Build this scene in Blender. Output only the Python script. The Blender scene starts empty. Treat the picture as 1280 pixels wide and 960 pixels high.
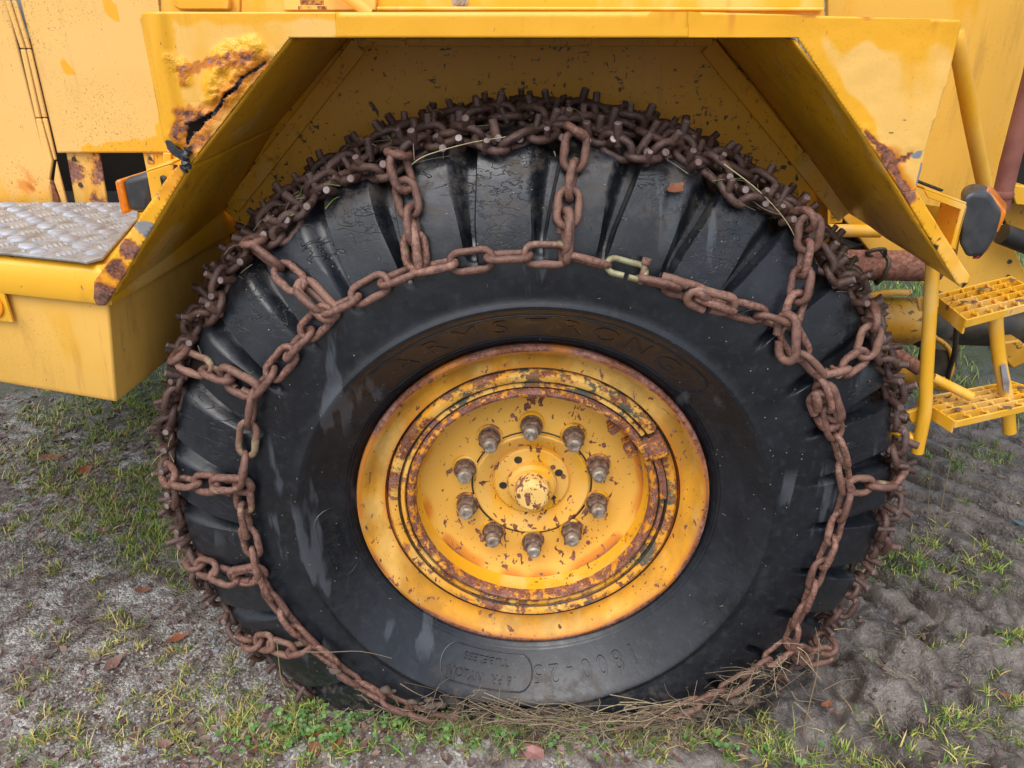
import bpy, bmesh, math, random
import numpy as np
from mathutils import Vector, Matrix, noise as mnoise
random.seed(7); rng = np.random.default_rng(7)
R = math.radians; PI = math.pi
sc = bpy.context.scene
col = sc.collection

# ------------------------------------------------------------------ camera
PITCH, FPX = R(25.5), 950.0
CAM = Vector((-0.045, -1.371, 1.539))
cd = bpy.data.cameras.new('camera'); co_ = bpy.data.objects.new('camera', cd); col.objects.link(co_)
cd.sensor_width = 36.0; cd.lens = FPX/1280*36.0; cd.clip_start = 0.05; cd.clip_end = 500
co_.location = CAM; co_.rotation_euler = (R(90)-PITCH, 0, 0)
sc.camera = co_

# ------------------------------------------------------------------ world, sun, exposure
SUN_EL, SUN_AZ = 62, 200       # overcast noon, brightest part of the sky behind and above the camera
w = bpy.data.worlds.new('World'); sc.world = w; w.use_nodes = True
nt = w.node_tree; bgn = nt.nodes['Background']
sky = nt.nodes.new('ShaderNodeTexSky'); sky.sky_type = 'NISHITA'; sky.sun_disc = False
sky.sun_elevation = R(SUN_EL); sky.sun_rotation = R(SUN_AZ)
sky.air_density = 1.0; sky.dust_density = 3.5; sky.ozone_density = 1.0
hs = nt.nodes.new('ShaderNodeHueSaturation'); hs.inputs['Saturation'].default_value = 0.55
nt.links.new(sky.outputs[0], hs.inputs['Color']); nt.links.new(hs.outputs[0], bgn.inputs['Color'])
bgn.inputs['Strength'].default_value = 0.15
sd = bpy.data.lights.new('sun', 'SUN'); so = bpy.data.objects.new('sun', sd); col.objects.link(so)
sd.energy = 1.3; sd.angle = R(70); sd.color = (1.0, 0.97, 0.93)
az = R(SUN_AZ); el = R(SUN_EL)
sdir = Vector((math.sin(az)*math.cos(el), math.cos(az)*math.cos(el), math.sin(el)))
so.rotation_euler = (-sdir).to_track_quat('-Z', 'Y').to_euler()
sc.view_settings.view_transform = 'Standard'; sc.view_settings.look = 'None'
sc.view_settings.gamma = 1.0; sc.view_settings.exposure = 0.73
sc.cycles.max_bounces = 8

# ------------------------------------------------------------------ helpers: pixels to places
cp, sp_ = math.cos(PITCH), math.sin(PITCH)
def ray(u, v):
    a = (u-640)/FPX; b = (480-v)/FPX
    return Vector((a, cp + b*sp_, -sp_ + b*cp))
def W(u, v, Y):
    d = ray(u, v); return CAM + d*((Y-CAM.y)/d.y)
def Wz(u, v, z):
    d = ray(u, v); return CAM + d*((z-CAM.z)/d.z)
def Wx(u, v, x):
    d = ray(u, v); return CAM + d*((x-CAM.x)/d.x)

# ------------------------------------------------------------------ helpers: mesh building
def link_obj(name, me, mat=None, parent=None):
    o = bpy.data.objects.new(name, me); col.objects.link(o)
    if mat is not None and len(me.materials) == 0: me.materials.append(mat)
    if parent is not None: o.parent = parent
    return o
class MB:
    def __init__(s): s.v = []; s.f = []
    def add(s, vs, fs):
        b = len(s.v); s.v += [tuple(p) for p in vs]; s.f += [tuple(i+b for i in f) for f in fs]; return s
    def box(s, c, size, M=None):
        hx, hy, hz = [k/2 for k in size]; c = Vector(c)
        vs = [Vector((x, y, z)) for x in (-hx, hx) for y in (-hy, hy) for z in (-hz, hz)]
        if M is not None: vs = [M @ p for p in vs]
        return s.add([c+p for p in vs], [(0,1,3,2),(4,6,7,5),(0,4,5,1),(2,3,7,6),(0,2,6,4),(1,5,7,3)])
    def prism(s, poly, vec):
        vec = Vector(vec); n = len(poly)
        vs = [Vector(p) for p in poly] + [Vector(p)+vec for p in poly]
        fs = [tuple(range(n)), tuple(range(2*n-1, n-1, -1))]
        fs += [(i, i+n, (i+1) % n+n, (i+1) % n) for i in range(n)]
        return s.add(vs, fs)
    def tube(s, pts, rad, n=12, caps=True, closed=False):
        pts = [Vector(p) for p in pts]; m = len(pts)
        rads = rad if isinstance(rad, (list, tuple)) else [rad]*m
        prev = None; vs = []; 
        for i, p in enumerate(pts):
            a = pts[(i-1) % m] if (closed or i > 0) else p
            b = pts[(i+1) % m] if (closed or i < m-1) else p
            t = (b-a).normalized()
            if prev is None:
                prev = t.orthogonal().normalized()
            prev = (prev - t*prev.dot(t)).normalized(); q = t.cross(prev)
            for k in range(n):
                an = 2*PI*k/n; vs.append(p + (prev*math.cos(an)+q*math.sin(an))*rads[i])
        fs = []
        for i in range(m if closed else m-1):
            for k in range(n):
                a = i*n+k; b = i*n+(k+1) % n; c = ((i+1) % m)*n
                fs.append((a, b, c+(k+1) % n, c+k))
        if caps and not closed:
            fs.append(tuple(range(n-1, -1, -1))); fs.append(tuple(range((m-1)*n, m*n)))
        return s.add(vs, fs)
    def lathe(s, prof, c=(0, 0, 0), n=96, a0=0.0, a1=2*PI, jit=None):
        # profile of (y, r) turned about the Y axis through c
        full = abs(a1-a0-2*PI) < 1e-6; m = n if full else n+1
        vs = []
        for i in range(m):
            a = a0+(a1-a0)*i/n
            for (y, r) in prof:
                vs.append((c[0]+r*math.cos(a), c[1]+y, c[2]+r*math.sin(a)))
        k = len(prof); fs = []
        for i in range(n):
            j = (i+1) % m
            for q in range(k-1):
                fs.append((i*k+q, i*k+q+1, j*k+q+1, j*k+q))
        return s.add(vs, fs)
    def mesh(s, name, smooth=None):
        me = bpy.data.meshes.new(name); me.from_pydata(s.v, [], s.f); me.update()
        bm = bmesh.new(); bm.from_mesh(me); bmesh.ops.recalc_face_normals(bm, faces=bm.faces); bm.to_mesh(me); bm.free()
        if smooth is not None:
            me.polygons.foreach_set('use_smooth', [True]*len(me.polygons))
            me.set_sharp_from_angle(angle=R(smooth))
        return me
    def build(s, name, mat, parent=None, smooth=40, bevel=0.0, bseg=2):
        o = link_obj(name, s.mesh(name, smooth), mat, parent)
        if bevel > 0:
            b = o.modifiers.new('bevel', 'BEVEL'); b.width = bevel; b.segments = bseg; b.limit_method = 'ANGLE'; b.angle_limit = R(35)
        return o
def tag(o, label=None, cat=None, group=None, kind=None):
    if label: o['label'] = label
    if cat: o['category'] = cat
    if group: o['group'] = group
    if kind: o['kind'] = kind
    return o
def empty(name, loc=(0, 0, 0), parent=None):
    o = bpy.data.objects.new(name, None); col.objects.link(o); o.location = (0, 0, 0)
    o.empty_display_size = 0.05
    if parent is not None: o.parent = parent
    return o
def cubic(poly, n=10):
    pts = []; P = [Vector(p) for p in poly]; m = len(P)
    for i in range(m-1):
        p0 = P[max(i-1, 0)]; p1 = P[i]; p2 = P[i+1]; p3 = P[min(i+2, m-1)]
        for k in range(n):
            t = k/n
            pts.append(0.5*((2*p1)+(p2-p0)*t+(2*p0-5*p1+4*p2-p3)*t*t+(3*p1-p0-3*p2+p3)*t**3))
    pts.append(P[-1]); return pts

# numpy value noise
def _h(ix, iy, s):
    n = (ix*374761393 + iy*668265263 + s*974634777) & 0xffffffff
    n = ((n ^ (n >> 13))*1274126177) & 0xffffffff
    return ((n ^ (n >> 16)) & 0xffff)/65535.0
def vn(x, y, s=0):
    x = np.asarray(x, float); y = np.asarray(y, float)
    ix = np.floor(x).astype(np.int64); iy = np.floor(y).astype(np.int64); fx = x-ix; fy = y-iy
    fx = fx*fx*(3-2*fx); fy = fy*fy*(3-2*fy)
    a = _h(ix, iy, s); b = _h(ix+1, iy, s); c = _h(ix, iy+1, s); d = _h(ix+1, iy+1, s)
    return (a*(1-fx)+b*fx)*(1-fy)+(c*(1-fx)+d*fx)*fy
def fbm(x, y, f, o=4, s=0):
    r = 0; a = 1; t = 0
    for i in range(o):
        r = r+a*vn(np.asarray(x)*f+i*17.3, np.asarray(y)*f-i*9.1, s+i); t += a; a *= .5; f *= 2.03
    return r/t
def sst(a, b, x):
    t = np.clip((np.asarray(x, float)-a)/(b-a), 0, 1); return t*t*(3-2*t)

# ------------------------------------------------------------------ helpers: materials
class N:
    def __init__(s, name):
        s.m = bpy.data.materials.new(name); s.m.use_nodes = True; s.t = s.m.node_tree
        s.b = s.t.nodes['Principled BSDF']; s.pos = s.node('ShaderNodeNewGeometry').outputs['Position']
    def node(s, k, **kw):
        n = s.t.nodes.new(k)
        for a, v in kw.items(): setattr(n, a, v)
        return n
    def put(s, sock, val):
        if hasattr(val, 'is_output'): s.t.links.new(val, sock)
        else:
            if isinstance(val, tuple) and len(val) == 3 and sock.type == 'RGBA': val = (*val, 1)
            sock.default_value = val
    def math(s, op, a, b=0.0, c=None):
        n = s.node('ShaderNodeMath', operation=op); s.put(n.inputs[0], a); s.put(n.inputs[1], b)
        if c is not None: s.put(n.inputs[2], c)
        return n.outputs[0]
    def scale(s, vec, k):
        n = s.node('ShaderNodeVectorMath', operation='MULTIPLY'); s.put(n.inputs[0], vec); n.inputs[1].default_value = k; return n.outputs[0]
    def noise(s, sc_, det=4, rough=.55, vec=None, dist=0.0, stretch=None):
        v = vec if vec is not None else s.pos
        if stretch: v = s.scale(v, stretch)
        n = s.node('ShaderNodeTexNoise'); s.put(n.inputs['Vector'], v); n.inputs['Scale'].default_value = sc_
        n.inputs['Detail'].default_value = det; n.inputs['Roughness'].default_value = rough; n.inputs['Distortion'].default_value = dist
        return n.outputs['Fac']
    def voro(s, sc_, feature='F1', out='Distance', vec=None, stretch=None, rand=1.0):
        v = vec if vec is not None else s.pos
        if stretch: v = s.scale(v, stretch)
        n = s.node('ShaderNodeTexVoronoi', feature=feature); s.put(n.inputs['Vector'], v); n.inputs['Scale'].default_value = sc_
        n.inputs['Randomness'].default_value = rand
        return n.outputs[out]
    def ss(s, a, b, x):
        n = s.node('ShaderNodeMapRange', interpolation_type='SMOOTHSTEP'); s.put(n.inputs['Value'], x)
        n.inputs['From Min'].default_value = a; n.inputs['From Max'].default_value = b; return n.outputs[0]
    def mix(s, f, a, b):
        n = s.node('ShaderNodeMix', data_type='RGBA'); s.put(n.inputs[0], f); s.put(n.inputs[6], a); s.put(n.inputs[7], b); return n.outputs[2]
    def mixf(s, f, a, b):
        n = s.node('ShaderNodeMix', data_type='FLOAT'); s.put(n.inputs[0], f); s.put(n.inputs[2], a); s.put(n.inputs[3], b); return n.outputs[0]
    def attr(s, name, out='Fac'):
        n = s.node('ShaderNodeAttribute', attribute_name=name); return n.outputs[out]
    def xyz(s):
        n = s.node('ShaderNodeSeparateXYZ'); s.put(n.inputs[0], s.pos); return n.outputs
    def bump(s, h, strength=.3, dist=.01, nrm=None):
        n = s.node('ShaderNodeBump'); s.put(n.inputs['Height'], h); n.inputs['Strength'].default_value = strength; n.inputs['Distance'].default_value = dist
        if nrm is not None: s.put(n.inputs['Normal'], nrm)
        return n.outputs[0]
    def set(s, **kw):
        for k, v in kw.items(): s.put(s.b.inputs[k.replace('_', ' ')], v)
        return s.m
    def rustcol(s, sc_=1.0):
        a = s.noise(90*sc_, 6, .75); b = s.noise(13*sc_, 4, .6); d = s.noise(260, 3, .6)
        c = s.mix(s.ss(.38, .62, a), (.07, .030, .028), (.25, .085, .038))
        c = s.mix(s.ss(.42, .66, b), c, s.mix(s.ss(.4, .62, a), (.15, .065, .060), (.36, .19, .15)))
        return s.mix(s.math('MULTIPLY', s.ss(.5, .68, d), .55), c, (.48, .17, .045))

YSAT, YMID, YPALE = (.76, .365, .013), (.77, .41, .036), (.77, .465, .125)
def paint(name, fade=0.3, rust=0.0, chips=0.0, splat=0.0, speck=0.0, grime=0.0, sat=YSAT, pale=YPALE, rough=.42, rsc=1.0, primer=0.0, streak=0.0):
    k = N(name)
    # chalked and washed-out areas of the old paint
    f1 = k.noise(5.0, 4, .55, stretch=(1, 1, .55)); f2 = k.noise(16, 3, .5, stretch=(1, 1, .4))
    fm = k.math('ADD', k.math('MULTIPLY', f1, .7), k.math('MULTIPLY', f2, .3))
    fm = k.math('SUBTRACT', fm, k.attr('wet'))
    fm = k.ss(.62-fade*.5, .70-fade*.42, fm)
    c = k.mix(fm, sat, pale)
    c = k.mix(k.math('MULTIPLY', k.noise(3, 2), .35), c, YMID)
    if grime > 0:
        g = k.ss(.62-.3*grime, .9-.3*grime, k.noise(7, 6, .65, stretch=(1, 1, .5)))
        c = k.mix(k.math('MULTIPLY', g, .55), c, (.16, .085, .02))
    if streak > 0:
        q = k.math('MULTIPLY', k.ss(.52, .72, k.noise(34, 4, .6, stretch=(1, 1, .10))), k.ss(.40, .65, k.noise(5, 3, vec=k.scale(k.pos, (1, -1, .6)))))
        c = k.mix(k.math('MULTIPLY', q, streak), c, (.30, .15, .03))
        q = k.math('MULTIPLY', k.ss(.66, .70, k.noise(150, 3, .6, stretch=(1, 1, .5))), k.ss(.5, .7, k.noise(9, 3))); c = k.mix(k.math('MULTIPLY', q, .7), c, (.09, .055, .03))
    if speck > 0:
        q = k.math('MULTIPLY', k.ss(.60, .65, k.noise(230, 2, .5)), k.ss(.34, .58, k.noise(6, 3)))
        c = k.mix(k.math('MULTIPLY', q, speck), c, (.20, .11, .045))
    if splat > 0:
        # mud flicked up by the tyre: thin dark dashes
        d1 = k.noise(30, 3, .6, stretch=(1.6, 1, .9), dist=1.4); d2 = k.noise(75, 2, .5, stretch=(.5, 1, 1.6), dist=.6)
        q = k.math('MAXIMUM', k.math('MULTIPLY', k.ss(.60, .63, d1), k.ss(.46, .52, d2)), k.ss(.69, .72, d2))
        c = k.mix(k.math('MULTIPLY', q, splat), c, (.035, .02, .010))
        q2 = k.ss(.5, .8, k.noise(4, 5, .6)); c = k.mix(k.math('MULTIPLY', q2, .25*splat), c, (.22, .115, .02))
    h = k.noise(160, 2)
    rc = k.rustcol(rsc)
    mask = k.attr('rust')
    if rust > 0:
        r1 = k.noise(11*rsc, 8, .68); mask = k.math('MAXIMUM', mask, k.ss(.64-.32*rust, .78-.30*rust, r1))
    if chips > 0:
        c2 = k.math('MULTIPLY', k.noise(7, 2), .24)
        for (fs_, o_) in ((56, .065), (120, .10)):
            c1 = k.math('ADD', k.noise(fs_, 2.5, .5, stretch=(1.0, 1.0, .7), dist=.5), c2)
            mask = k.math('MAXIMUM', mask, k.ss(.80-.1*chips+o_, .825-.1*chips+o_, c1))
    if primer > 0:
        q = k.ss(.53, .58, k.noise(13, 6, .7, vec=k.scale(k.pos, (1, 1, -1)))); c = k.mix(k.math('MULTIPLY', q, primer), c, k.mix(k.noise(120, 3), (.05, .055, .04), (.13, .12, .085)))
    # a halo of orange stain around rust
    c = k.mix(k.math('MULTIPLY', k.ss(.05, .7, k.math('ADD', k.attr('rust'), k.attr('stain'))), .85), c, (.60, .185, .012))
    c = k.mix(k.math('MULTIPLY', k.ss(.05, .45, mask), .65), c, (.42, .14, .018))
    c = k.mix(k.ss(.40, .72, mask), c, rc)
    c = k.mix(k.ss(.5, .9, k.attr('bare')), c, (.20, .215, .24))
    c = k.mix(k.ss(.4, .8, k.attr('dark')), c, (.03, .024, .02))
    hh = k.math('ADD', k.math('MULTIPLY', h, .12), k.math('MULTIPLY', k.ss(.3, .8, mask), k.math('SUBTRACT', k.noise(120, 5, .7), .9)))
    hh = k.math('ADD', hh, k.math('MULTIPLY', k.attr('blis'), k.math('ADD', k.math('MULTIPLY', k.math('ABSOLUTE', k.math('SUBTRACT', k.noise(55, 4, .6), .5)), -7.0), k.math('MULTIPLY', k.math('ABSOLUTE', k.math('SUBTRACT', k.noise(140, 3, .6), .5)), -4.0))))
    nb = k.bump(k.noise(3.2, 2, .4), .12, .05); nb = k.bump(hh, .35, .004, nb)
    rr = k.mixf(fm, rough-.08, rough+.16); rr = k.mixf(k.ss(.4, .8, mask), rr, .85)
    return k.set(Base_Color=c, Roughness=rr, Normal=nb, Specular_IOR_Level=.45)

def steel_rust(name, dark=0.0, pale=0.0, rough=.58):
    k = N(name)
    a = k.noise(140, 5, .7); b = k.noise(22, 4, .6); oi = k.node('ShaderNodeObjectInfo').outputs['Random']
    c = k.mix(k.ss(.35, .65, a), (.095, .043, .032), (.27, .132, .092))
    c = k.mix(k.ss(.5, .75, b), c, (.34, .19, .145))
    c = k.mix(k.math('MULTIPLY', k.ss(.0, .7, oi), .65), c, (.105, .05, .036)); c = k.mix(k.math('MULTIPLY', k.ss(.75, 1.0, oi), .4), c, (.36, .20, .14)); c = k.mix(k.math('MULTIPLY', k.ss(.52, .66, k.noise(55, 4, .7)), .55), c, (.055, .030, .026))
    if pale > 0:
        q = k.math('MULTIPLY', k.ss(.62, .68, k.noise(16, 3, .6)), pale); c = k.mix(q, c, (.30, .27, .14))
    if dark > 0: c = k.mix(k.mixf(k.ss(.3, .65, k.noise(18, 3)), dark*.7, dark), c, (.030, .019, .017))
    nb = k.bump(k.math('ADD', a, k.noise(420, 2)), .45, .003)
    return k.set(Base_Color=c, Roughness=k.mixf(k.ss(.3, .7, b), rough-.15, rough+.1), Normal=nb, Specular_IOR_Level=.5)

def plain(name, c1, c2=None, rough=.5, metal=0.0, sc_=30, bump=.1, spec=.5):
    k = N(name); c = c1
    if c2: c = k.mix(k.ss(.35, .65, k.noise(sc_, 5, .6)), c1, c2)
    return k.set(Base_Color=c, Roughness=rough, Metallic=metal, Normal=k.bump(k.noise(sc_*6, 3), bump, .003), Specular_IOR_Level=spec)

M = {}
M['fender'] = paint('faded_yellow_paint', streak=.35, fade=.55, speck=.12)
M['beam'] = paint('bright_yellow_paint', streak=.4, fade=.28, speck=.1)
M['panel'] = paint('chalky_yellow_paint', streak=.3, fade=1.0, speck=.5, pale=(.73, .455, .15), rough=.55, grime=.14)
M['well'] = paint('splashed_yellow_paint', streak=.4, fade=.05, splat=.95, grime=.1, sat=(.80, .40, .013))
M['slant'] = paint('grimy_yellow_paint', streak=.5, fade=.15, splat=.45, grime=.3, sat=(.78, .385, .013))
M['body'] = paint('body_yellow_paint', streak=.35, fade=.45, pale=(.77, .42, .06), speck=.15, grime=.05)
M['boxp'] = paint('box_yellow_paint', streak=.55, fade=.60, pale=(.75, .43, .09), sat=(.75, .38, .03), speck=.2, grime=.28)
M['yellow'] = paint('step_yellow_paint', streak=.4, fade=.2, chips=.25, sat=(.74, .38, .02), grime=.1)
M['lip'] = paint('scuffed_lip_paint', fade=.2, chips=.75, rust=.12)
M['disc'] = paint('chipped_wheel_paint', rough=.6, fade=.6, chips=1.15, pale=(.76, .42, .075), grime=.3)
M['flange'] = paint('rusting_flange_paint', rough=.6, fade=.35, rust=.0, chips=.95, grime=1.0, sat=(.72, .31, .014))
M['lock'] = paint('flaking_ring_paint', rough=.6, fade=.35, rust=.56, chips=1.0, primer=1.0, rsc=2.0, grime=.55, sat=(.70, .30, .02))
M['gutter'] = paint('rusted_gutter_paint', fade=.2, rust=.80, chips=1.3, grime=.4, sat=(.66, .24, .02), rsc=4.5)
M['axle'] = paint('oily_axle_paint', fade=.1, grime=1.2, splat=.8, rust=.12)
M['bracket'] = paint('rusty_bracket_paint', fade=.3, rust=.62, rsc=1.6, sat=(.7, .27, .02))
M['link'] = steel_rust('rusty_link_steel', pale=.5)
M['link2'] = steel_rust('dark_link_steel', dark=.75, rough=.5)
M['studend'] = plain('worn_stud_steel', (.30, .25, .24), (.16, .10, .09), .45, .35)
M['shackle'] = plain('galvanised_shackle', (.29, .29, .17), (.17, .13, .07), .5, .2)
M['nut'] = plain('weathered_nut_steel', (.085, .042, .03), (.22, .14, .09), .7, .05, 110, .4)
M['nutend'] = plain('bolt_end_steel', (.40, .37, .32), (.22, .15, .10), .5, .4, 80)
M['pipe_rust'] = plain('rusty_pipe_steel', (.12, .045, .03), (.27, .12, .075), .8, 0, 90, .4)
M['exhaust'] = plain('oxide_red_pipe', (.17, .055, .045), (.23, .085, .06), .7, 0, 14, .2)
M['black'] = plain('black_plastic', (.028, .03, .034), (.045, .047, .05), .42, 0, 40, .06)
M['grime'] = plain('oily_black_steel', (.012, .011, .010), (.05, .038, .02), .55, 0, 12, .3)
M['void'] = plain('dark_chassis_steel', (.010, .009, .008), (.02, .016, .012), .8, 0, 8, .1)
M['amber'] = plain('amber_lens', (.72, .22, .012), (.58, .15, .008), .22, 0, 60, .03, .6)
M['red'] = plain('red_lens', (.30, .008, .02), (.22, .005, .015), .15, 0, 60, .03, .6)
M['reflector'] = plain('orange_reflector', (.88, .33, .01), (.80, .27, .01), .3, 0, 300, .15, .6)
M['bare'] = plain('bent_dark_sheet', (.05, .052, .058), (.10, .10, .105), .4, .5, 50, .2)
k = N('chequer_aluminium'); q = k.noise(28, 5, .65)
M['alu'] = None
M['alubar'] = plain('raised_bar_aluminium', (.56, .59, .63), (.42, .43, .45), .34, .6, 40, .05)
M['alu'] = k.set(Base_Color=k.mix(k.ss(.4, .66, q), (.34, .35, .37), (.21, .18, .16)), Metallic=.4, Roughness=k.mixf(q, .38, .62), Normal=k.bump(k.noise(200, 3), .05, .001))

# rubber
def rubber(name, lettering=False):
    k = N(name)
    n1 = k.noise(6, 5, .6); n2 = k.noise(60, 4, .6); n3 = k.noise(24, 6, .7)
    c = k.mix(k.ss(.35, .7, n1), (.0050, .0064, .0092), (.0115, .0148, .0210))
    c = k.mix(k.math('MULTIPLY', k.ss(.5, .75, n2), .4), c, (.034, .039, .048))
    # dried run-off stains, light bloom on the rubber
    st = k.math('MULTIPLY', k.ss(.60, .66, k.noise(15, 3, .5, stretch=(1.5, .6, .28))), k.ss(.50, .62, k.noise(4.2, 2)))
    c = k.mix(k.math('MULTIPLY', st, .5), c, (.095, .108, .125))
    # brown soil bloom
    soil = k.math('MULTIPLY', k.ss(.58, .75, k.noise(11, 6, .72)), k.ss(.45, .7, k.noise(2.2, 2)))
    sx = k.xyz(); low = k.ss(.22, .04, sx[2]); hi = k.math('MULTIPLY', k.ss(1.16, 1.34, sx[2]), .75)
    soil = k.math('MAXIMUM', k.math('MULTIPLY', soil, .25), k.math('MULTIPLY', k.math('MAXIMUM', low, hi), k.ss(.48, .62, n3)))
    c = k.mix(k.math('MULTIPLY', soil, .75), c, (.11, .085, .06))
    # seed husks and flecks
    fl = k.voro(95, 'F1', 'Distance'); vc = k.voro(95, 'F1', 'Color')
    pick = k.node('ShaderNodeSeparateColor'); k.put(pick.inputs[0], vc)
    fk = k.math('MULTIPLY', k.ss(.15, .08, fl), k.ss(.91, .93, pick.outputs[0]))
    c = k.mix(k.math('MULTIPLY', fk, .8), c, (.36, .33, .27))
    # age cracking on the blocks (attribute: crack)
    def fiss(sc_, wd, st_, dist):
        v = k.noise(sc_, 3, .6, stretch=st_, dist=dist); return k.ss(wd, 0.0, k.math('ABSOLUTE', k.math('SUBTRACT', v, .5)))
    wob = k.ss(.50, .60, k.noise(9, 3)); wob2 = k.ss(.50, .58, k.noise(6.3, 2, vec=k.scale(k.pos, (1, 1, -1))))
    crm = k.math('MULTIPLY', k.math('MAXIMUM', k.math('MULTIPLY', fiss(9, .006, (.6, 1, 1.7), .6), wob), k.math('MULTIPLY', fiss(34, .016, (.7, 1, 1.5), .4), k.math('MULTIPLY', wob2, .7))), k.attr('crack'))
    c = k.mix(k.math('MULTIPLY', crm, .8), c, (.004, .004, .004))
    h = k.math('ADD', k.math('MULTIPLY', n2, .22), k.math('MULTIPLY', k.noise(230, 3), .12)); h = k.math('SUBTRACT', h, k.math('MULTIPLY', crm, .6))
    h = k.math('ADD', h, k.math('MULTIPLY', fk, .5))
    rgh = k.mixf(k.ss(.3, .7, n3), .26, .46); rgh = k.mixf(soil, rgh, .85)
    return k.set(Base_Color=c, Roughness=rgh, Normal=k.bump(h, .5, .004), Specular_IOR_Level=.55)
M['rubber'] = rubber('aged_black_rubber')

# ------------------------------------------------------------------ ground
HUB = Vector((0, 0, .59))
def track(x, y):
    # imprint of a lugged tyre on the right, bars running obliquely across a shallow lane
    c = .80+.10*np.sin(x*.7)
    lane = sst(.62, .40, np.abs(y-c))*sst(.75, 1.05, x)
    ph = (y-c+1.25*x)/.175
    ph = ph+.50*(fbm(x, y, 3.2, 3, 77)-.5); fr = ph % 1.0; bar = sst(.42, .52, fr)*sst(1.0, .72, fr)
    return lane, bar
def gheight(x, y):
    x = np.asarray(x, float); y = np.asarray(y, float)
    right = sst(.15, .75, x+.25*(fbm(x, y, 2.2, 3, 5)-.5))
    z = .05*(fbm(x, y, .9, 3, 1)-.5)+.022*(fbm(x, y, 5, 3, 2)-.5)+.010*(fbm(x, y, 24, 3, 3)-.5)
    clod = fbm(x, y, 7.5, 4, 11)
    rdg = fbm(x, y, 11, 3, 61); z = z+right*.045*(.22-np.abs(rdg-.5)*2.2)*sst(.3, .6, fbm(x, y, 1.9, 2, 63))
    lane, bar = track(x, y)
    z = z+right*(1-.75*lane)*(.13*(np.abs(clod-.5)*-1.8+.16)+.030*(fbm(x, y, 30, 3, 12)-.5))
    z = z-lane*(.004+.080*bar*(.5+1.0*fbm(x, y, 3.5, 3, 21)))
    # smeared second rut nearer the viewer, right of the wheel
    d2 = y-(.10-.18*(x-.8)); lane2 = sst(.24, .08, np.abs(d2))*sst(.78, .95, x)
    z = z-lane2*(.03+.035*np.sin((x+.9*d2)*24+3*fbm(x, y, 4, 2, 55)))
    # soil pushed up round the sunk tyre
    dx = np.abs(x); m = sst(.62, .25, dx)*np.exp(-((y+.13)/.10)**2)
    z = z+m*(.075+.05*(fbm(x, y, 9, 3, 31)-.4))
    m2 = np.exp(-((dx-.55)/.16)**2)*sst(-.3, -.05, y)*sst(.5, .3, y)
    z = z+m2*.03
    far = sst(2.5, 8, np.hypot(x, y)); z = z*(1-.5*far)
    return z
def warp(lo, hi, f0, f1, step):
    a = list(np.arange(f0, f1+1e-6, step)); s = step; p = f0; L = []
    while p > lo: s *= 1.22; p -= s; L.append(max(p, lo))
    s = step; p = a[-1]; Q = []
    while p < hi: s *= 1.22; p += s; Q.append(min(p, hi))
    return np.array(L[::-1]+a+Q)
gx = warp(-150, 150, -1.5, 2.1, .0105); gy = warp(-60, 220, -.42, 1.75, .0105)
X, Y = np.meshgrid(gx, gy); Z = gheight(X, Y)
nv = X.size; nx, ny = len(gx), len(gy)
idx = np.arange(nv).reshape(ny, nx)
F = np.stack([idx[:-1, :-1], idx[:-1, 1:], idx[1:, 1:], idx[1:, :-1]], -1).reshape(-1, 4)
def fast_mesh(name, V, F, smooth=True):
    V = np.asarray(V, np.float32); F = np.asarray(F, np.int32); me = bpy.data.meshes.new(name); k = F.shape[1]
    me.vertices.add(len(V)); me.vertices.foreach_set('co', V.ravel())
    me.loops.add(F.size); me.loops.foreach_set('vertex_index', F.ravel())
    me.polygons.add(len(F)); me.polygons.foreach_set('loop_start', np.arange(0, F.size, k, dtype=np.int32)); me.polygons.foreach_set('loop_total', np.full(len(F), k, np.int32))
    me.polygons.foreach_set('use_smooth', np.full(len(F), smooth)); me.update(calc_edges=True); me.validate(); return me
def fattr(me, name, arr):
    a = me.attributes.new(name, 'FLOAT', 'POINT'); a.data.foreach_set('value', np.asarray(arr, np.float32).ravel())
def cattr(me, name, arr):
    a = me.attributes.new(name, 'FLOAT_COLOR', 'POINT'); arr = np.asarray(arr, np.float32)
    if arr.shape[1] == 3: arr = np.concatenate([arr, np.ones((len(arr), 1), np.float32)], 1)
    a.data.foreach_set('color', arr.ravel())
gme = fast_mesh('ground', np.stack([X, Y, Z], -1).reshape(-1, 3), F)
mud = sst(-.05, .55, X+.5*(fbm(X, Y, 1.7, 4, 41)-.5)-.15*sst(.0, .9, Y))
turf = sst(1.25, 2.1, Y+.7*(fbm(X, Y, 1.5, 3, 43)-.5))*(1-.6*track(X, Y)[0])
fattr(gme, 'mud', mud); fattr(gme, 'turf', turf)
k = N('wet_soil_and_gravel')
gv = k.voro(150, 'F1', 'Color'); gd = k.voro(150, 'F1', 'Distance'); sepc = k.node('ShaderNodeSeparateColor'); k.put(sepc.inputs[0], gv)
n1 = k.noise(9, 6, .65); n2 = k.noise(40, 5, .65); n3 = k.noise(2.3, 4, .55)
grit = k.mix(sepc.outputs[0], (.15, .138, .124), (.50, .48, .455))
soil = k.mix(k.ss(.35, .65, n2), (.070, .053, .044), (.20, .17, .145))
left = k.mix(k.ss(.44, .60, n1), soil, grit)
left = k.mix(k.math('MULTIPLY', k.ss(.52, .64, k.noise(16, 4, .6)), .65), left, (.085, .045, .042))
mudc = k.mix(k.ss(.36, .66, n1), (.040, .031, .025), (.125, .105, .09)); mudc = k.mix(k.math('MULTIPLY', k.ss(.5, .7, n2), .6), mudc, (.18, .155, .135))
c = k.mix(k.attr('mud'), left, mudc)
c = k.mix(k.attr('turf'), c, (.035, .042, .014))
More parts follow.
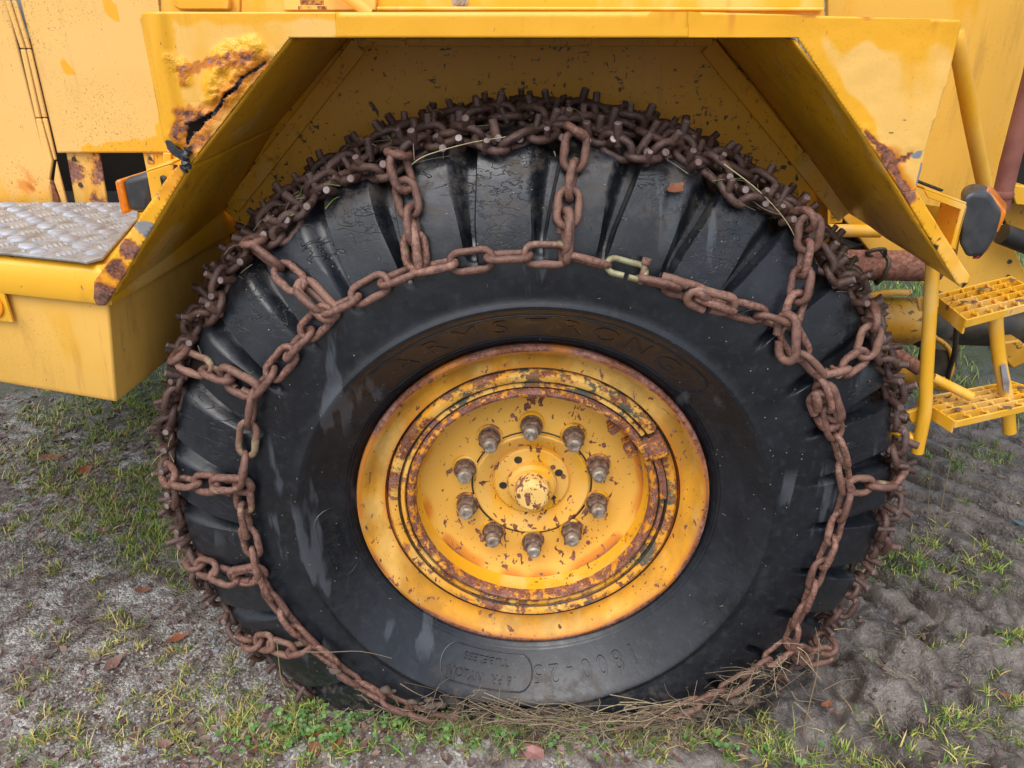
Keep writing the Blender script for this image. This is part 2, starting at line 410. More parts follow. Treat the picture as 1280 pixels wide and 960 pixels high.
h = k.math('ADD', k.math('ADD', k.math('MULTIPLY', n2, .6), k.math('MULTIPLY', k.math('ABSOLUTE', k.math('SUBTRACT', k.noise(70, 4, .6, dist=.5), .5)), 1.1)), k.math('MULTIPLY', k.mixf(k.attr('mud'), k.math('SUBTRACT', .5, gd), k.noise(150, 3)), .45))
rg = k.mixf(k.attr('mud'), .8, k.mixf(k.ss(.40, .60, n3), .13, .34))
h = k.math('MULTIPLY', h, k.mixf(k.attr('mud'), 1.0, .5))
k.set(Base_Color=c, Roughness=rg, Normal=k.bump(h, 1.0, .012), Specular_IOR_Level=.6); M['ground'] = k.m
ground = tag(link_obj('ground', gme, M['ground']), kind='structure')

# puddles lying in the tyre tracks
k = N('puddle_water'); M['water'] = k.set(Base_Color=(.05, .095, .10), Roughness=.04, Specular_IOR_Level=.7, Normal=k.bump(k.noise(25, 2), .03, .004))  # teal base colour stands in for blue sky reflected in the water
def puddle(cx, cy, rx, ry, rot, z):
    n = 28; vs = [(cx, cy, z)]
    for i in range(n):
        a = 2*PI*i/n; rr = 1+.25*math.sin(3*a+cx*9)+.15*math.sin(5*a+cy*7)
        x = rx*rr*math.cos(a); y = ry*rr*math.sin(a)
        vs.append((cx+x*math.cos(rot)-y*math.sin(rot), cy+x*math.sin(rot)+y*math.cos(rot), z))
    m = MB().add(vs, [(0, i+1, (i+1) % n+1) for i in range(n)])
    return tag(m.build('puddle', M['water'], smooth=30), kind='structure')
for (u_, v_, rx, ry) in ((1180, 656, .09, .024), (1222, 646, .12, .028), (1282, 644, .09, .028), (1236, 670, .08, .024)):
    q0 = Wz(u_, v_, -.03); best = None
    for dy in np.linspace(-.11, .11, 45):
        tt_ = np.linspace(-.06, .06, 9); hh_ = float(np.mean(gheight(q0.x+tt_*.62, q0.y+dy-tt_*.78)))
        if best is None or hh_ < best[0]: best = (hh_, dy)
    puddle(q0.x, q0.y+best[1], rx, ry, -.9, best[0]+.045)

# ------------------------------------------------------------------ the machine
loader = empty('wheeled_loader')
tag(loader, 'weathered yellow heavy construction machine with rusty wheel, fender and steps', 'machine')

# ---------- wheel
wheel = empty('wheel', parent=loader)
half = [(.035, .370), (.014, .380), (-.002, .391), (-.016, .408), (-.036, .433), (-.056, .456), (-.068, .468), (-.074, .476), (-.0815, .482), (-.0835, .488), (-.0815, .494),
        (-.0785, .500), (-.081, .52), (-.0825, .54), (-.081, .56), (-.078, .58), (-.073, .60), (-.067, .62), (-.060, .64), (-.052, .66), (-.043, .68), (-.034, .697), (-.025, .711), (-.014, .7235), (.000, .732), (.02, .738), (.05, .744), (.09, .748), (.1475, .750)]
CY = .1475
half = [(y, r+max(0, r-.50)*.12) for (y, r) in half]
prof = half+[(2*CY-y, r) for (y, r) in half[-2::-1]]
NL = 32; SEG = NL*32
def yside(r):
    rr = [p[1] for p in half]; yy = [p[0] for p in half]
    return float(np.interp(r, rr, yy))
# refine profile
pp = []
for i in range(len(prof)-1):
    a, b = prof[i], prof[i+1]; L = math.hypot(a[0]-b[0], a[1]-b[1]); n = max(1, int(L/.011))
    pp += [(a[0]+(b[0]-a[0])*t/n, a[1]+(b[1]-a[1])*t/n) for t in range(n)]
pp.append(prof[-1]); P = np.array(pp)
T = np.gradient(P, axis=0); T /= np.linalg.norm(T, axis=1)[:, None]; NRM = np.stack([-T[:, 1], T[:, 0]], 1)   # outward
lug_i = np.repeat(np.arange(NL), 32); sv = np.tile(np.arange(32)/32.0, NL)
LI, PI_ = np.meshgrid(lug_i, np.arange(len(P)), indexing='ij'); SV_, _q = np.meshgrid(sv, np.arange(len(P)), indexing='ij')
py = P[PI_, 0]; pr = P[PI_, 1]
crown = np.abs(py-CY)/CY
wgt = sst(.570, .615, pr)*(1-.35*sst(.5, .0, crown))
skew = .35*np.clip((.10-np.abs(py-CY))/.2, -1, 1)
jt = .035*np.sin(LI*2.3)+.02*np.sin(LI*5.1)+.012*(fbm(pr*22+LI*3.7, py*20, 1.0, 2, 8)-.5)
gw = .095+.075*sst(.60, .74, pr)          # grooves open up towards the tread
# mesh columns follow the groove walls: block, wall, floor, ramp, block
ka = .80-gw-.010+jt; kb = .80-gw+.032+jt; kc = .80-gw*.25+jt; kd = np.minimum(.80+gw*1.12+jt*.3, .985)
def lerp3(s_, s0, s1_, u0, u1): return u0+(u1-u0)*(s_-s0)/(s1_-s0)
u = np.where(SV_ < .44, lerp3(SV_, 0, .44, 0*ka, ka), np.where(SV_ < .625, lerp3(SV_, .44, .625, ka, kb), np.where(SV_ < .78, lerp3(SV_, .625, .78, kb, kc), np.where(SV_ < .95, lerp3(SV_, .78, .95, kc, kd), lerp3(SV_, .95, 1.0, kd, 0*kd+1)))))
g = sst(0, 1, (u-ka)/(kb-ka))*(1-sst(0, 1, (u-kc)/(kd-kc)))
TH = (LI+u-skew)*2*PI/NL
depth = (.028+.005*np.sin(LI*1.7))*wgt*g
wear = .004*(fbm(TH*9, py*30+pr*10, 1.0, 3, 3)-.5)*sst(.5, .6, pr)
depth = depth+wear
Yt = py-NRM[PI_, 0]*depth*np.sign(1); Rt = pr-NRM[PI_, 1]*depth
# squat where the tyre carries the load
down = sst(.35, 1.0, -np.sin(TH)); side = np.clip((CY-py)/.22, -1.1, 1.1)*sst(.40, .55, pr)
Yt = Yt-.022*down*side
V = np.stack([Rt*np.cos(TH), Yt, Rt*np.sin(TH)+HUB.z], -1)
K = len(P); ii = np.arange(SEG*K).reshape(SEG, K); jj = np.roll(ii, -1, axis=0)
F = np.stack([ii[:, :-1], jj[:, :-1], jj[:, 1:], ii[:, 1:]], -1).reshape(-1, 4)
tme = fast_mesh('tyre', V.reshape(-1, 3), F); fattr(tme, 'crack', sst(.57, .63, pr))
tme.set_sharp_from_angle(angle=R(34))
tyre = link_obj('tyre', tme, M['rubber'], wheel)
tyre['label'] = 'big worn black tyre with deep shoulder lugs'
bm = bmesh.new(); bm.from_mesh(tme); bmesh.ops.recalc_face_normals(bm, faces=bm.faces); bm.to_mesh(tme); bm.free()

# raised lettering on the sidewall
def text_on_tyre(body, size, rad, theta, hgt, sx=1.0, outline=False, spacing=1.0):
    cu = bpy.data.curves.new('t', 'FONT'); cu.body = body; cu.size = size; cu.align_x = 'CENTER'; cu.align_y = 'CENTER'; cu.space_character = spacing
    cu.extrude = .5; cu.bevel_depth = 0.0; cu.resolution_u = 3
    if outline: cu.fill_mode = 'FULL'
    o = bpy.data.objects.new('t', cu); col.objects.link(o)
    me = bpy.data.meshes.new_from_object(o.evaluated_get(bpy.context.evaluated_depsgraph_get()))
    bpy.data.objects.remove(o)
    bm = bmesh.new(); bm.from_mesh(me); bmesh.ops.triangulate(bm, faces=bm.faces)
    bmesh.ops.subdivide_edges(bm, edges=[e for e in bm.edges if e.calc_length() > .02 and abs(e.verts[0].co.z-e.verts[1].co.z) < .1], cuts=1)
    for v in bm.verts:
        x, y, z = v.co; r = rad+y; a = theta-x*sx/rad
        dn = max(0, min(1, (-math.sin(a)-.35)/.65)); dn = dn*dn*(3-2*dn)
        sd_ = max(-1.1, min(1.1, (CY-yside(r))/.22)); q_ = max(0, min(1, (r-.40)/.15)); q_ = q_*q_*(3-2*q_)
        yy = yside(r)-.022*dn*sd_*q_ - (hgt if z > 0 else -.004)
        v.co = (r*math.cos(a), yy, HUB.z+r*math.sin(a))
    bmesh.ops.recalc_face_normals(bm, faces=bm.faces)
    bm.to_mesh(me); bm.free(); me.name = 'lettering'
    return link_obj('lettering', me, M['rubber'], wheel)
for i_, ch_ in enumerate('ARMSTRONG'): text_on_tyre(ch_, .054, .434, R(90)+(4-i_)*R(8.8), .0012, 1.25)
for i_, ch_ in enumerate('1800-25'): text_on_tyre(ch_, .046, .440, R(-73)+(3-i_)*R(5.0), .0030, 1.12)
text_on_tyre('16 PR', .020, .452, R(-98), .0032, 1.3); text_on_tyre('NYLON', .020, .452, R(-110), .0032, 1.3)
text_on_tyre('TUBELESS', .018, .424, R(-104.5), .0032, 1.4)
text_on_tyre('NYLON  16 PR', .017, .442, R(189), .0016, 1.2)
text_on_tyre('TUBELESS', .015, .420, R(189), .0016, 1.3)
def badge(theta, half_ang, r0, r1):
    pts = []; n = 18; rm = (r0+r1)/2; hr = (r1-r0)/2; m = MB()
    for i in range(n+1): pts.append((theta-half_ang+2*half_ang*i/n, r1))
    for i in range(1, 8): q_ = PI/2-PI*i/8; pts.append((theta+half_ang+math.cos(q_)*hr/rm, rm+hr*math.sin(q_)))
    for i in range(n+1): pts.append((theta+half_ang-2*half_ang*i/n, r0))
    for i in range(1, 8): q_ = -PI/2-PI*i/8; pts.append((theta-half_ang+math.cos(q_)*hr/rm, rm+hr*math.sin(q_)))
    L = []
    for a, r in pts:
        dn = max(0, min(1, (-math.sin(a)-.35)/.65)); dn = dn*dn*(3-2*dn)
        sd_ = min(1.1, (CY-yside(r))/.22); q_ = max(0, min(1, (r-.40)/.15)); q_ = q_*q_*(3-2*q_)
        L.append((r*math.cos(a), yside(r)-.022*dn*sd_*q_-.0002, HUB.z+r*math.sin(a)))
    return MB().tube(L, .0019, 6, closed=True).build('raised_outline', M['rubber'], wheel)
badge(R(-104), R(10.5), .408, .468); badge(R(189), R(8), .405, .460); badge(R(90), R(43), .402, .466)
# thin moulded rings by the bead
for r in (.394, .400): MB().lathe([(yside(r)+.001, r-.0022), (yside(r)-.0022, r), (yside(r)+.001, r+.0022)], HUB, 160).build('bead_ring', M['rubber'], wheel)

# ---------- rim
def ring(name, profile, mat, n=160, smooth=35, parent=wheel, a0=0, a1=2*PI, label=None):
    m = MB().lathe(profile, HUB, n, a0, a1); me = m.mesh(name, smooth)
    o = link_obj(name, me, mat, parent)
    if label: o['label'] = label
    return o, me
o, me = ring('rim_flange', [(.05, .374), (.012, .377), (.001, .3805), (-.006, .3785), (-.0085, .372), (-.006, .366), (.004, .358), (.013, .349), (.018, .338), (.020, .328), (.021, .321), (.036, .318), (.06, .318)], M['flange'])
rr = [math.hypot(v.co.x, v.co.z-HUB.z) for v in me.vertices]
an = [math.atan2(v.co.z-HUB.z, v.co.x) for v in me.vertices]
nn = np.array([mnoise.noise(Vector((v.co.x*9, v.co.y*9, v.co.z*9))) for v in me.vertices]); rr = np.array(rr); an = np.array(an)
fattr(me, 'rust', sst(.362, .372, rr)*np.clip(.80+.9*nn+.25*np.cos(an-.3), 0, 1))
fattr(me, 'stain', .75*sst(.333, .322, rr)*np.clip(.6+nn, 0, 1))
o, me = ring('lock_ring', [(.06, .317), (.030, .3165), (.016, .3145), (.010, .309), (.010, .300), (.014, .294), (.030, .2925), (.06, .292)], M['lock'], a0=R(36), a1=R(360+24))
ring('lock_ring', [(.06, .2915), (.026, .291), (.019, .287), (.019, .280), (.024, .2775), (.05, .277)], M['lock'], a0=R(36), a1=R(360+14))
o, me = ring('rim_gutter', [(.06, .2765), (.023, .276), (.014, .272), (.011, .266), (.014, .260), (.024, .2565), (.034, .2555)], M['gutter'])
o, me = ring('rim_barrel', [(.033, .2558), (.045, .255), (.060, .2535), (.070, .2500)], paint('barrel_paint', fade=.3, chips=.9, rust=.22, grime=.5))
o, me = ring('wheel_disc', [(.060, .2545), (.073, .2505), (.086, .243), (.094, .232), (.0975, .218), (.0975, .200), (.0955, .180), (.0925, .165), (.0915, .132), (.0915, .118)], M['disc'], n=192)
rr = np.array([math.hypot(v.co.x, v.co.z-HUB.z) for v in me.vertices])
nn = np.array([mnoise.noise(Vector((v.co.x*14, v.co.y*9, v.co.z*14))) for v in me.vertices])
fattr(me, 'stain', sst(.228, .247, rr)*np.clip(.45+nn*1.1, 0, .8)); fattr(me, 'rust', sst(.244, .253, rr)*np.clip(.3+1.2*nn, 0, .8))
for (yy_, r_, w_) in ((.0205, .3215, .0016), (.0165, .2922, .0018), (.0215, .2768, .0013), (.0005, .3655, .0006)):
    ring('gap_shadow_ring', [(yy_+.002, r_-w_), (yy_-.0008, r_), (yy_+.002, r_+w_)], M['grime'], 160)  # thin dark rings paint the shadow in the gaps between rim rings
# lock ring driver key and ring ends
def polar(r, a, y): return Vector((r*math.cos(a), y, HUB.z+r*math.sin(a)))
def arcblock(r0, r1, a0, a1, y0, y1, n=4):
    m = MB(); vs = []
    for i in range(n+1):
        a = a0+(a1-a0)*i/n
        vs += [polar(r0, a, y0), polar(r1, a, y0), polar(r1, a, y1), polar(r0, a, y1)]
    fs = [(0, 1, 2, 3), tuple(4*n+q_ for q_ in (3, 2, 1, 0))]
    for i in range(n):
        for q_ in range(4): fs.append((4*i+q_, 4*i+4+q_, 4*i+4+(q_+1) % 4, 4*i+(q_+1) % 4))
    return m.add(vs, fs)
arcblock(.273, .315, R(25), R(33.5), -.006, .05).build('lock_key', M['gutter'], wheel, bevel=.004)
arcblock(.262, .285, R(26), R(34), .000, .05).build('lock_key', M['lock'], wheel, bevel=.003)
arcblock(.277, .292, R(2), R(25), .012, .05, 12).build('ring_end', M['gutter'], wheel, bevel=.003)
# rusty pocket plates behind the gutter near the key
for a0, a1, rot in ((R(25), R(32), 0), (R(42), R(46), 0)):
    arcblock(.228, .252, a0, a1, .04, .085).build('rim_pocket', M['gutter'], wheel, bevel=.002)
arcblock(.244, .253, R(88), R(93.5), .035, .05).build('rim_pocket', M['gutter'], wheel, bevel=.002)

# ---------- hub
HM = paint('hub_paint', fade=.5, chips=1.05, pale=(.77, .44, .10), grime=.15)
hubp = [(.094, .1315), (.086, .1305), (.084, .127), (.085, .124), (.090, .115), (.100, .098), (.109, .089), (.1095, .086)]
o, me = ring('hub_cone', hubp, HM, 128)
ring('hub_groove', [(.0912, .1375), (.0900, .1345), (.0935, .1318)], M['grime'], 128)
ring('hub_plate', [(.112, .0865), (.103, .0860), (.100, .083), (.099, .052), (.098, .045)], HM, 96)
ring('hub_boss', [(.099, .0575), (.0985, .0575), (.082, .0555), (.0815, .055), (.074, .0500), (.0735, .0495), (.0725, .03)], HM, 64)
m = MB(); caprings = [(.074, .0415), (.046, .0410), (.0455, .0405), (.037, .0365), (.0365, .036), (.033, .030), (.0325, .029), (.0322, .0)]
vs = []; n = 48
for (y, r) in caprings:
    for i in range(n):
        a = 2*PI*i/n; hexf = 1-.055*abs(math.cos(3*a))*(1 if r > .03 else .3)
        vs.append(polar(r*hexf, a, y))
fs = [(q_*n+i, q_*n+(i+1) % n, (q_+1)*n+(i+1) % n, (q_+1)*n+i) for q_ in range(len(caprings)-1) for i in range(n)]
capm = paint('hub_cap_paint', fade=.75, chips=1.8, pale=(.80, .52, .17))
m.add(vs, fs).build('hub_cap', capm, wheel, 22)
for a in (R(118), R(22), R(188), R(-40)):
    big = .0085 if a != R(-40) else .005
    c = polar(.066, a, .0975)
    mm = MB(); mm.lathe([(.002, big*1.1), (-.0002, big*1.05), (-.0012, big*.95), (-.0010, 0.0003)], c+Vector((0, .001, 0)), 24).build('painted_hub_hole', M['grime'], wheel)  # dark disc on the plate, painted darkness in place of an open hole
for (a, r) in ((R(40), .062), (R(12), .073)):
    MB().lathe([(-.002, .0005), (-.002, .0045), (.001, .006)], polar(r, a, .0975), 16).build('hub_screw', M['nut'], wheel)

# ---------- wheel nuts: one built, nine copied
def hexp(r, y, c, rot=0, n=6): return [(c[0]+r*math.cos(rot+2*PI*i/n), y, c[2]+r*math.sin(rot+2*PI*i/n)) for i in range(n)]
wash = MB().lathe([(.0, .0225), (-.003, .0225), (-.005, .021), (-.0055, .012)], (0, 0, 0), 32).mesh('washer', 30)
nm = MB(); n6 = 6
nm.lathe([(-.005, .019), (-.009, .0195), (-.010, .018)], (0, 0, 0), 24)
hv = hexp(.0185, -.008, (0, 0, 0))+hexp(.0185, -.024, (0, 0, 0))+hexp(.015, -.027, (0, 0, 0)); 
nm.add(hv, [(i, (i+1) % 6, 6+(i+1) % 6, 6+i) for i in range(6)]+[(6+i, 6+(i+1) % 6, 12+(i+1) % 6, 12+i) for i in range(6)]+[tuple(range(12, 18))])
nutm = nm.mesh('nut', 25)
stm = MB().lathe([(-.02, .0112), (-.030, .0112), (-.0312, .0125), (-.041, .012), (-.0445, .0095), (-.0445, .0055), (-.042, .0045), (-.042, .0003)], (0, 0, 0), 20).mesh('stud', 30)
washm = paint('washer_paint', fade=.3, rust=.55, chips=1.0)
wash.materials.append(washm); nutm.materials.append(M['nut']); stm.materials.append(M['nutend'])
for i in range(10):
    a = R(90)+2*PI*i/10+R(1)
    c = polar(.156, a, .0925)
    for nme, mesh_ in (('wheel_nut_washer', wash), ('wheel_nut', nutm), ('wheel_stud', stm)):
        o = bpy.data.objects.new(nme, mesh_); col.objects.link(o); o.parent = wheel; o.location = c; o.scale = (1.28, 1.2, 1.28); o.rotation_euler = (random.uniform(-.05, .05), random.uniform(0, 6), random.uniform(-.05, .05))
# EOF-WHEEL

# ---------- fender
YF, YI = -.107, .40           # outer face of the fender, inner wall of the wheel well
fender = empty('fender', parent=loader)
def cut_plate(poly, step, Y, region=None):
    """A flat plate on the plane Y cut into a fine grid (so that dents, blisters and holes are real)."""
    bm = bmesh.new(); f = bm.faces.new([bm.verts.new(p) for p in poly])
    xs = [p[0] for p in poly]; zs = [p[2] for p in poly]
    lo = region or (min(xs), max(xs), min(zs), max(zs))
    for a in np.arange(lo[0]+step*.37, lo[1], step):
        bmesh.ops.bisect_plane(bm, geom=bm.verts[:]+bm.edges[:]+bm.faces[:], plane_co=(a, 0, 0), plane_no=(1, 0, 0))
    for a in np.arange(lo[2]+step*.41, lo[3], step):
        bmesh.ops.bisect_plane(bm, geom=bm.verts[:]+bm.edges[:]+bm.faces[:], plane_co=(0, 0, a), plane_no=(0, 0, 1))
    return bm
def seg_dist(p, poly):
    best = 9e9
    for (a, b) in zip(poly[:-1], poly[1:]):
        ax, az, wa = a; bx, bz, wb = b; dx, dz = bx-ax, bz-az; t = max(0, min(1, ((p[0]-ax)*dx+(p[1]-az)*dz)/(dx*dx+dz*dz)))
        d = math.hypot(p[0]-ax-dx*t, p[1]-az-dz*t)-(wa+(wb-wa)*t); best = min(best, d)
    return best
def pxline(L, Y):      # (u, v, width in px) -> (x, z, width in m)
    out = []
    for (u, v, w_) in L:
        p = W(u, v, Y); q_ = W(u+1, v, Y); out.append((p.x, p.z, w_*(q_.x-p.x)))
    return out
def mn(x, z, f, s=0): return mnoise.noise(Vector((x*f+s*7.1, s*3.3, z*f)))
def mf(x, z, f, s=0, o=4): return mnoise.fractal(Vector((x*f+s*7.1, s*3.3, z*f)), .9, 2.1, o)
def finish_plate(name, bm, fn, mat, thick, parent, holes=None):
    """fn(x, z) -> (push towards viewer, dict of attributes)"""
    if holes:
        bad = [f for f in bm.faces if holes(f.calc_center_median().x, f.calc_center_median().z)]
        bmesh.ops.delete(bm, geom=bad, context='FACES')
    at = {}
    vals = []
    for v in bm.verts:
        push, d = fn(v.co.x, v.co.z); v.co.y -= push; vals.append(d)
    me = bpy.data.meshes.new(name); bmesh.ops.recalc_face_normals(bm, faces=bm.faces)
    if bm.faces[:] and sum(f.normal.y for f in bm.faces) > 0: bmesh.ops.reverse_faces(bm, faces=bm.faces[:])
    bm.to_mesh(me); bm.free()
    for kx in ('rust', 'stain', 'bare', 'dark', 'wet', 'blis'):
        fattr(me, kx, [d.get(kx, 0) for d in vals])
    me.polygons.foreach_set('use_smooth', [True]*len(me.polygons))
    o = link_obj(name, me, mat, parent)
    if thick:
        s_ = o.modifiers.new('sheet', 'SOLIDIFY'); s_.thickness = thick; s_.offset = -1
    return o
def s1(a, b, x):
    t = max(0., min(1., (x-a)/(b-a))); return t*t*(3-2*t)
Wf = lambda u, v: W(u, v, YF)
ZT = Wf(640, 15).z; ZD = ZT-1.542       # top edge of the fender beam
# left front plate with the rusted-through corner
crack = pxline([(331, 78, .5), (322, 86, 1), (312, 92, .8), (303, 98, 1.4), (297, 110, 1.8), (285, 117, 1.2), (279, 128, 2), (268, 141, 1.8), (256, 149, 3), (246, 157, 5), (238, 166, 3.2), (234, 180, 1.6)], YF)
hole2 = pxline([(236, 157, 3.2), (249, 153, 2.4), (240, 167, 2.4)], YF)
blis = pxline([(318, 62, 14), (292, 80, 24), (276, 112, 20), (300, 110, 12)], YF)
blis2 = pxline([(212, 72, 4), (226, 84, 10), (232, 100, 7)], YF)
redz = pxline([(318, 70, 8), (228, 88, 5), (231, 105, 3)], YF); redz2 = pxline([(226, 140, 8), (222, 168, 7), (243, 150, 16), (240, 185, 8), (256, 170, 8)], YF)
fold = pxline([(197, 18, 5), (203, 90, 7), (216, 170, 9)], YF)
polyL = [Wf(175, 24), Wf(177, 17), Wf(183, 15), Wf(420, 15), Wf(420, 47), Wf(362, 47), Wf(236, 206), Wf(228, 196), Wf(206, 178)]
def fnL(x, z):
    d = {}; jag = .004*mf(x, z, 60, 1)
    b1 = s1(.008, -.012, seg_dist((x, z), blis)+jag); b2 = s1(.006, -.008, seg_dist((x, z), blis2)+jag)
    dc = seg_dist((x, z), crack)
    near = s1(.035, .0, dc+jag*2)
    lump = (1-abs(mn(x, z, 62, 2))*1.9)*.45+(1-abs(mn(x, z, 140, 3))*1.9)*.35+(1-abs(mn(x, z, 260, 7))*1.8)*.22
    push = (b1*.010+b2*.006)*lump+b1*.003
    push += near*.004*mf(x, z, 70, 4)
    r1 = s1(.004, -.012, seg_dist((x, z), redz2)+jag*2); r2 = s1(.004, -.006, seg_dist((x, z), redz)+jag*2)
    spk = .5+.75*mf(x, z, 150, 5, 4)
    d['rust'] = min(1, max(r1*(.66+.75*mf(x, z, 130, 5, 4)), r2*spk*.95, s1(.004, -.001, dc)*.8*(.4+spk)))
    d['stain'] = min(1, max(.95*r1, .7*r2, .55*near*(1-b1*.6), s1(.022, .0, dc)*.7))
    d['blis'] = min(1, b1+b2+.6*near); d['dark'] = s1(.0022, .0004, dc)*.9
    d['wet'] = .55*b1+.5*b2+.35*s1(.02, 0, seg_dist((x, z), fold)+jag)+.3*s1(1.522, 1.545, z-ZD+.012*mn(x, z*.3, 30, 6))
    push += .006*s1(.012, -.004, seg_dist((x, z), fold))
    return push, d
bm = cut_plate(polyL, .0033, YF)
plateL = finish_plate('front_plate', bm, fnL, M['fender'], .004, fender, holes=lambda x, z: min(seg_dist((x, z), crack), seg_dist((x, z), hole2))+.0022*mf(x, z, 120, 9) < -.0002)
plateL['label'] = 'blistered corner plate rusted through along a crack'
# added black sheet behind the torn corner, standing in for shade in the cavity
MB().prism([W(226, 120, YF+.03), W(300, 85, YF+.03), W(330, 85, YF+.03), W(250, 190, YF+.03), W(232, 190, YF+.03)], (0, .003, 0)).build('cavity_shade_sheet', M['void'], fender)
# torn grey flap at the foot of the plate
MB().prism([W(206, 175, YF-.002), W(213, 177, YF-.016), W(222, 187, YF-.018), W(229, 189, YF-.012), W(238, 182, YF-.004), W(236, 198, YF-.004), W(228, 201, YF-.012), W(216, 194, YF-.018), (W(209, 186, YF-.010))], (0, .003, .001)).build('torn_flap', M['bare'], fender, 20)
m = MB(); pts = cubic([W(236, 186, YF-.006), W(230, 198, YF-.012), W(234, 206, YF-.006), (W(229, 212, YF-.004))], 5)
m.tube(pts, [.006+.003*math.sin(i*1.9) for i in range(len(pts))], 7).build('torn_flap', M['bare'], fender)
# beam across the middle
polyB = [Wf(420.2, 15), Wf(860, 14.5), Wf(860, 47), Wf(420.2, 47)]
def fnB(x, z):
    ed = s1(1.5345, 1.542, z-ZD+.004*mf(x, z*.2, 40, 3)); r = ed*s1(.0, .5, mf(x, 0, 9, 11)-.05)*s1(.1, .3, x+.1)
    drip_ = s1(.55, .8, mn(x, 0, 42, 12)+.35)*s1(1.512, 1.54, z-ZD)*s1(.0, .25, x)
    return .0012*mf(x, z, 12, 8), {'rust': min(1, r*1.2), 'stain': .5*drip_, 'wet': .18+.14*mn(x, z*.4, 9, 13)}
finish_plate('top_beam', cut_plate(polyB, .008, YF), fnB, M['beam'], .004, fender)
# right front plate
tear = pxline([(1082, 165, .8), (1095, 178, 2), (1108, 192, 7), (1118, 205, 3), (1140, 192, 2)], YF)
redR = pxline([(1110, 196, 9), (1122, 222, 4), (1132, 238, 7)], YF); bareR = pxline([(1143, 194, 5), (1150, 193, 5)], YF); bareR2 = pxline([(1152, 205, 2), (1147, 230, 2.5)], YF)
polyR = [Wf(860.2, 14.5), Wf(1199, 25), Wf(1201, 30), Wf(1186, 95), Wf(1156, 187), Wf(1152, 212), Wf(1145, 238), Wf(1128, 240), Wf(997, 47), Wf(860.2, 47)]
scr = pxline([(1098, 138, 1), (1125, 142, 2)], YF); scr2 = pxline([(1112, 158, 2), (1132, 150, 2)], YF); scr3 = pxline([(1105, 168, 1.5), (1140, 160, 1)], YF)
def fnR(x, z):
    jag = .004*mf(x, z, 60, 21); d = {}
    dt = seg_dist((x, z), tear)+jag; dr = seg_dist((x, z), redR)+jag
    topr = s1(1.532, 1.541, z-ZD+.005*mf(x, z*.1, 26, 22))*s1(.15, .55, mf(x, 0, 7, 23)+.12)+s1(.655, .67, x)*s1(1.527, 1.533, z-ZD)
    d['rust'] = min(1, max(s1(.004, -.004, dr), s1(.003, -.001, dt), topr))
    drip_ = s1(.25, .6, mn(x, 0, 46, 24))*s1(1.49, 1.54, z-ZD)
    d['stain'] = min(1, max(.55*s1(.02, 0, dr), .5*drip_))
    d['bare'] = max(s1(.001, -.002, seg_dist((x, z), bareR)), s1(.001, -.001, seg_dist((x, z), bareR2)+jag*.5))
    sc_ = min(seg_dist((x, z), scr), seg_dist((x, z), scr2), seg_dist((x, z), scr3))
    d['dark'] = .75*s1(.004, -.001, sc_+jag)*s1(0, .4, mn(x, z*3, 60, 25)+.1)
    rim_ = min(seg_dist((x, z), pxline_edge), 9)
    d['wet'] = .42*s1(1.470, 1.535, z-ZD+.05*mn(x, 0, 22, 26)+.02*mn(x, z, 30, 27))+.35*s1(.035, .0, rim_+.012*mn(x, z, 25, 28))
    return .004*s1(.02, -.002, dt)*mf(x, z, 40, 29)+.002*mf(x, z, 8, 30), d
pxline_edge = pxline([(860, 47, 1), (997, 47, 1), (1128, 240, 2)], YF)
finish_plate('front_plate', cut_plate(polyR, .0048, YF), fnR, M['fender'], .004, fender)['label'] = 'pale scratched corner plate with torn rusty foot'
# flanged lips running down each side
def strip(name, L, mat, th=.004, label=None, fn=None):
    bm = cut_plate([Wf(*p) for p in L], .006, YF)
    o = finish_plate(name, bm, fn or (lambda x, z: (0, {})), mat, th, fender)
    if label: o['label'] = label
    return o
def fnLipL(x, z):
    n_ = mf(x, z, 28, 41); low = s1(1.20, 1.08, z-ZD)
    p = W(183, 285, YF); dpx = math.hypot(x-p.x, z-p.z); q_ = W(160, 312, YF); d2 = math.hypot(x-q_.x, z-q_.z); q3 = W(146, 335, YF); d3 = math.hypot(x-q3.x, z-q3.z); q4 = W(125, 370, YF); d4 = math.hypot(x-q4.x, z-q4.z)
    outer = s1(.012, .0, seg_dist((x, z), pxl_out))
    r = max(s1(.024, .014, d3+.01*n_), s1(.034, .02, d4+.012*n_), s1(.02, .012, d2+.01*n_), .8*outer*s1(1.18, 1.12, z-ZD)*s1(-.3, .2, n_))
    return .002*n_, {'rust': min(1, r), 'bare': s1(.018, .012, dpx+.008*n_)*.85, 'stain': .4*low+.4*s1(1.25, 1.28, z-ZD), 'dark': s1(.02, .012, d4+.014*n_)*.6}
pxl_out = pxline([(213, 214, 1), (120, 345, 1)], YF)
strip('lip', [(233.5, 206.5), (236, 208), (137, 374), (131, 382), (122, 382), (117, 374), (118, 352), (150, 307), (215, 214), (222, 208)], M['lip'], label='scuffed lip with bare rusty tip', fn=fnLipL)
def fnLipR(x, z):
    n_ = mf(x, z, 34, 51); a = W(1128, 245, YF); d1 = math.hypot(x-a.x, z-a.z); t_ = W(1206, 356, YF); d2 = math.hypot(x-t_.x, z-t_.z); sp2 = W(1170, 300, YF); d3 = math.hypot(x-sp2.x, z-sp2.z)
    return .001*n_, {'rust': s1(.03, .015, d1+.02*n_), 'dark': max(s1(.018, .008, d2+.01*n_), .9*s1(.07, .0, d3)*s1(.15, .5, mf(x, z, 120, 52)))}
strip('lip', [(1128, 240.5), (1145, 238.5), (1150, 246), (1212, 345), (1210, 354), (1203, 360), (1196, 354)], M['lip'], label='scuffed lip ending in a dark worn tip', fn=fnLipR)
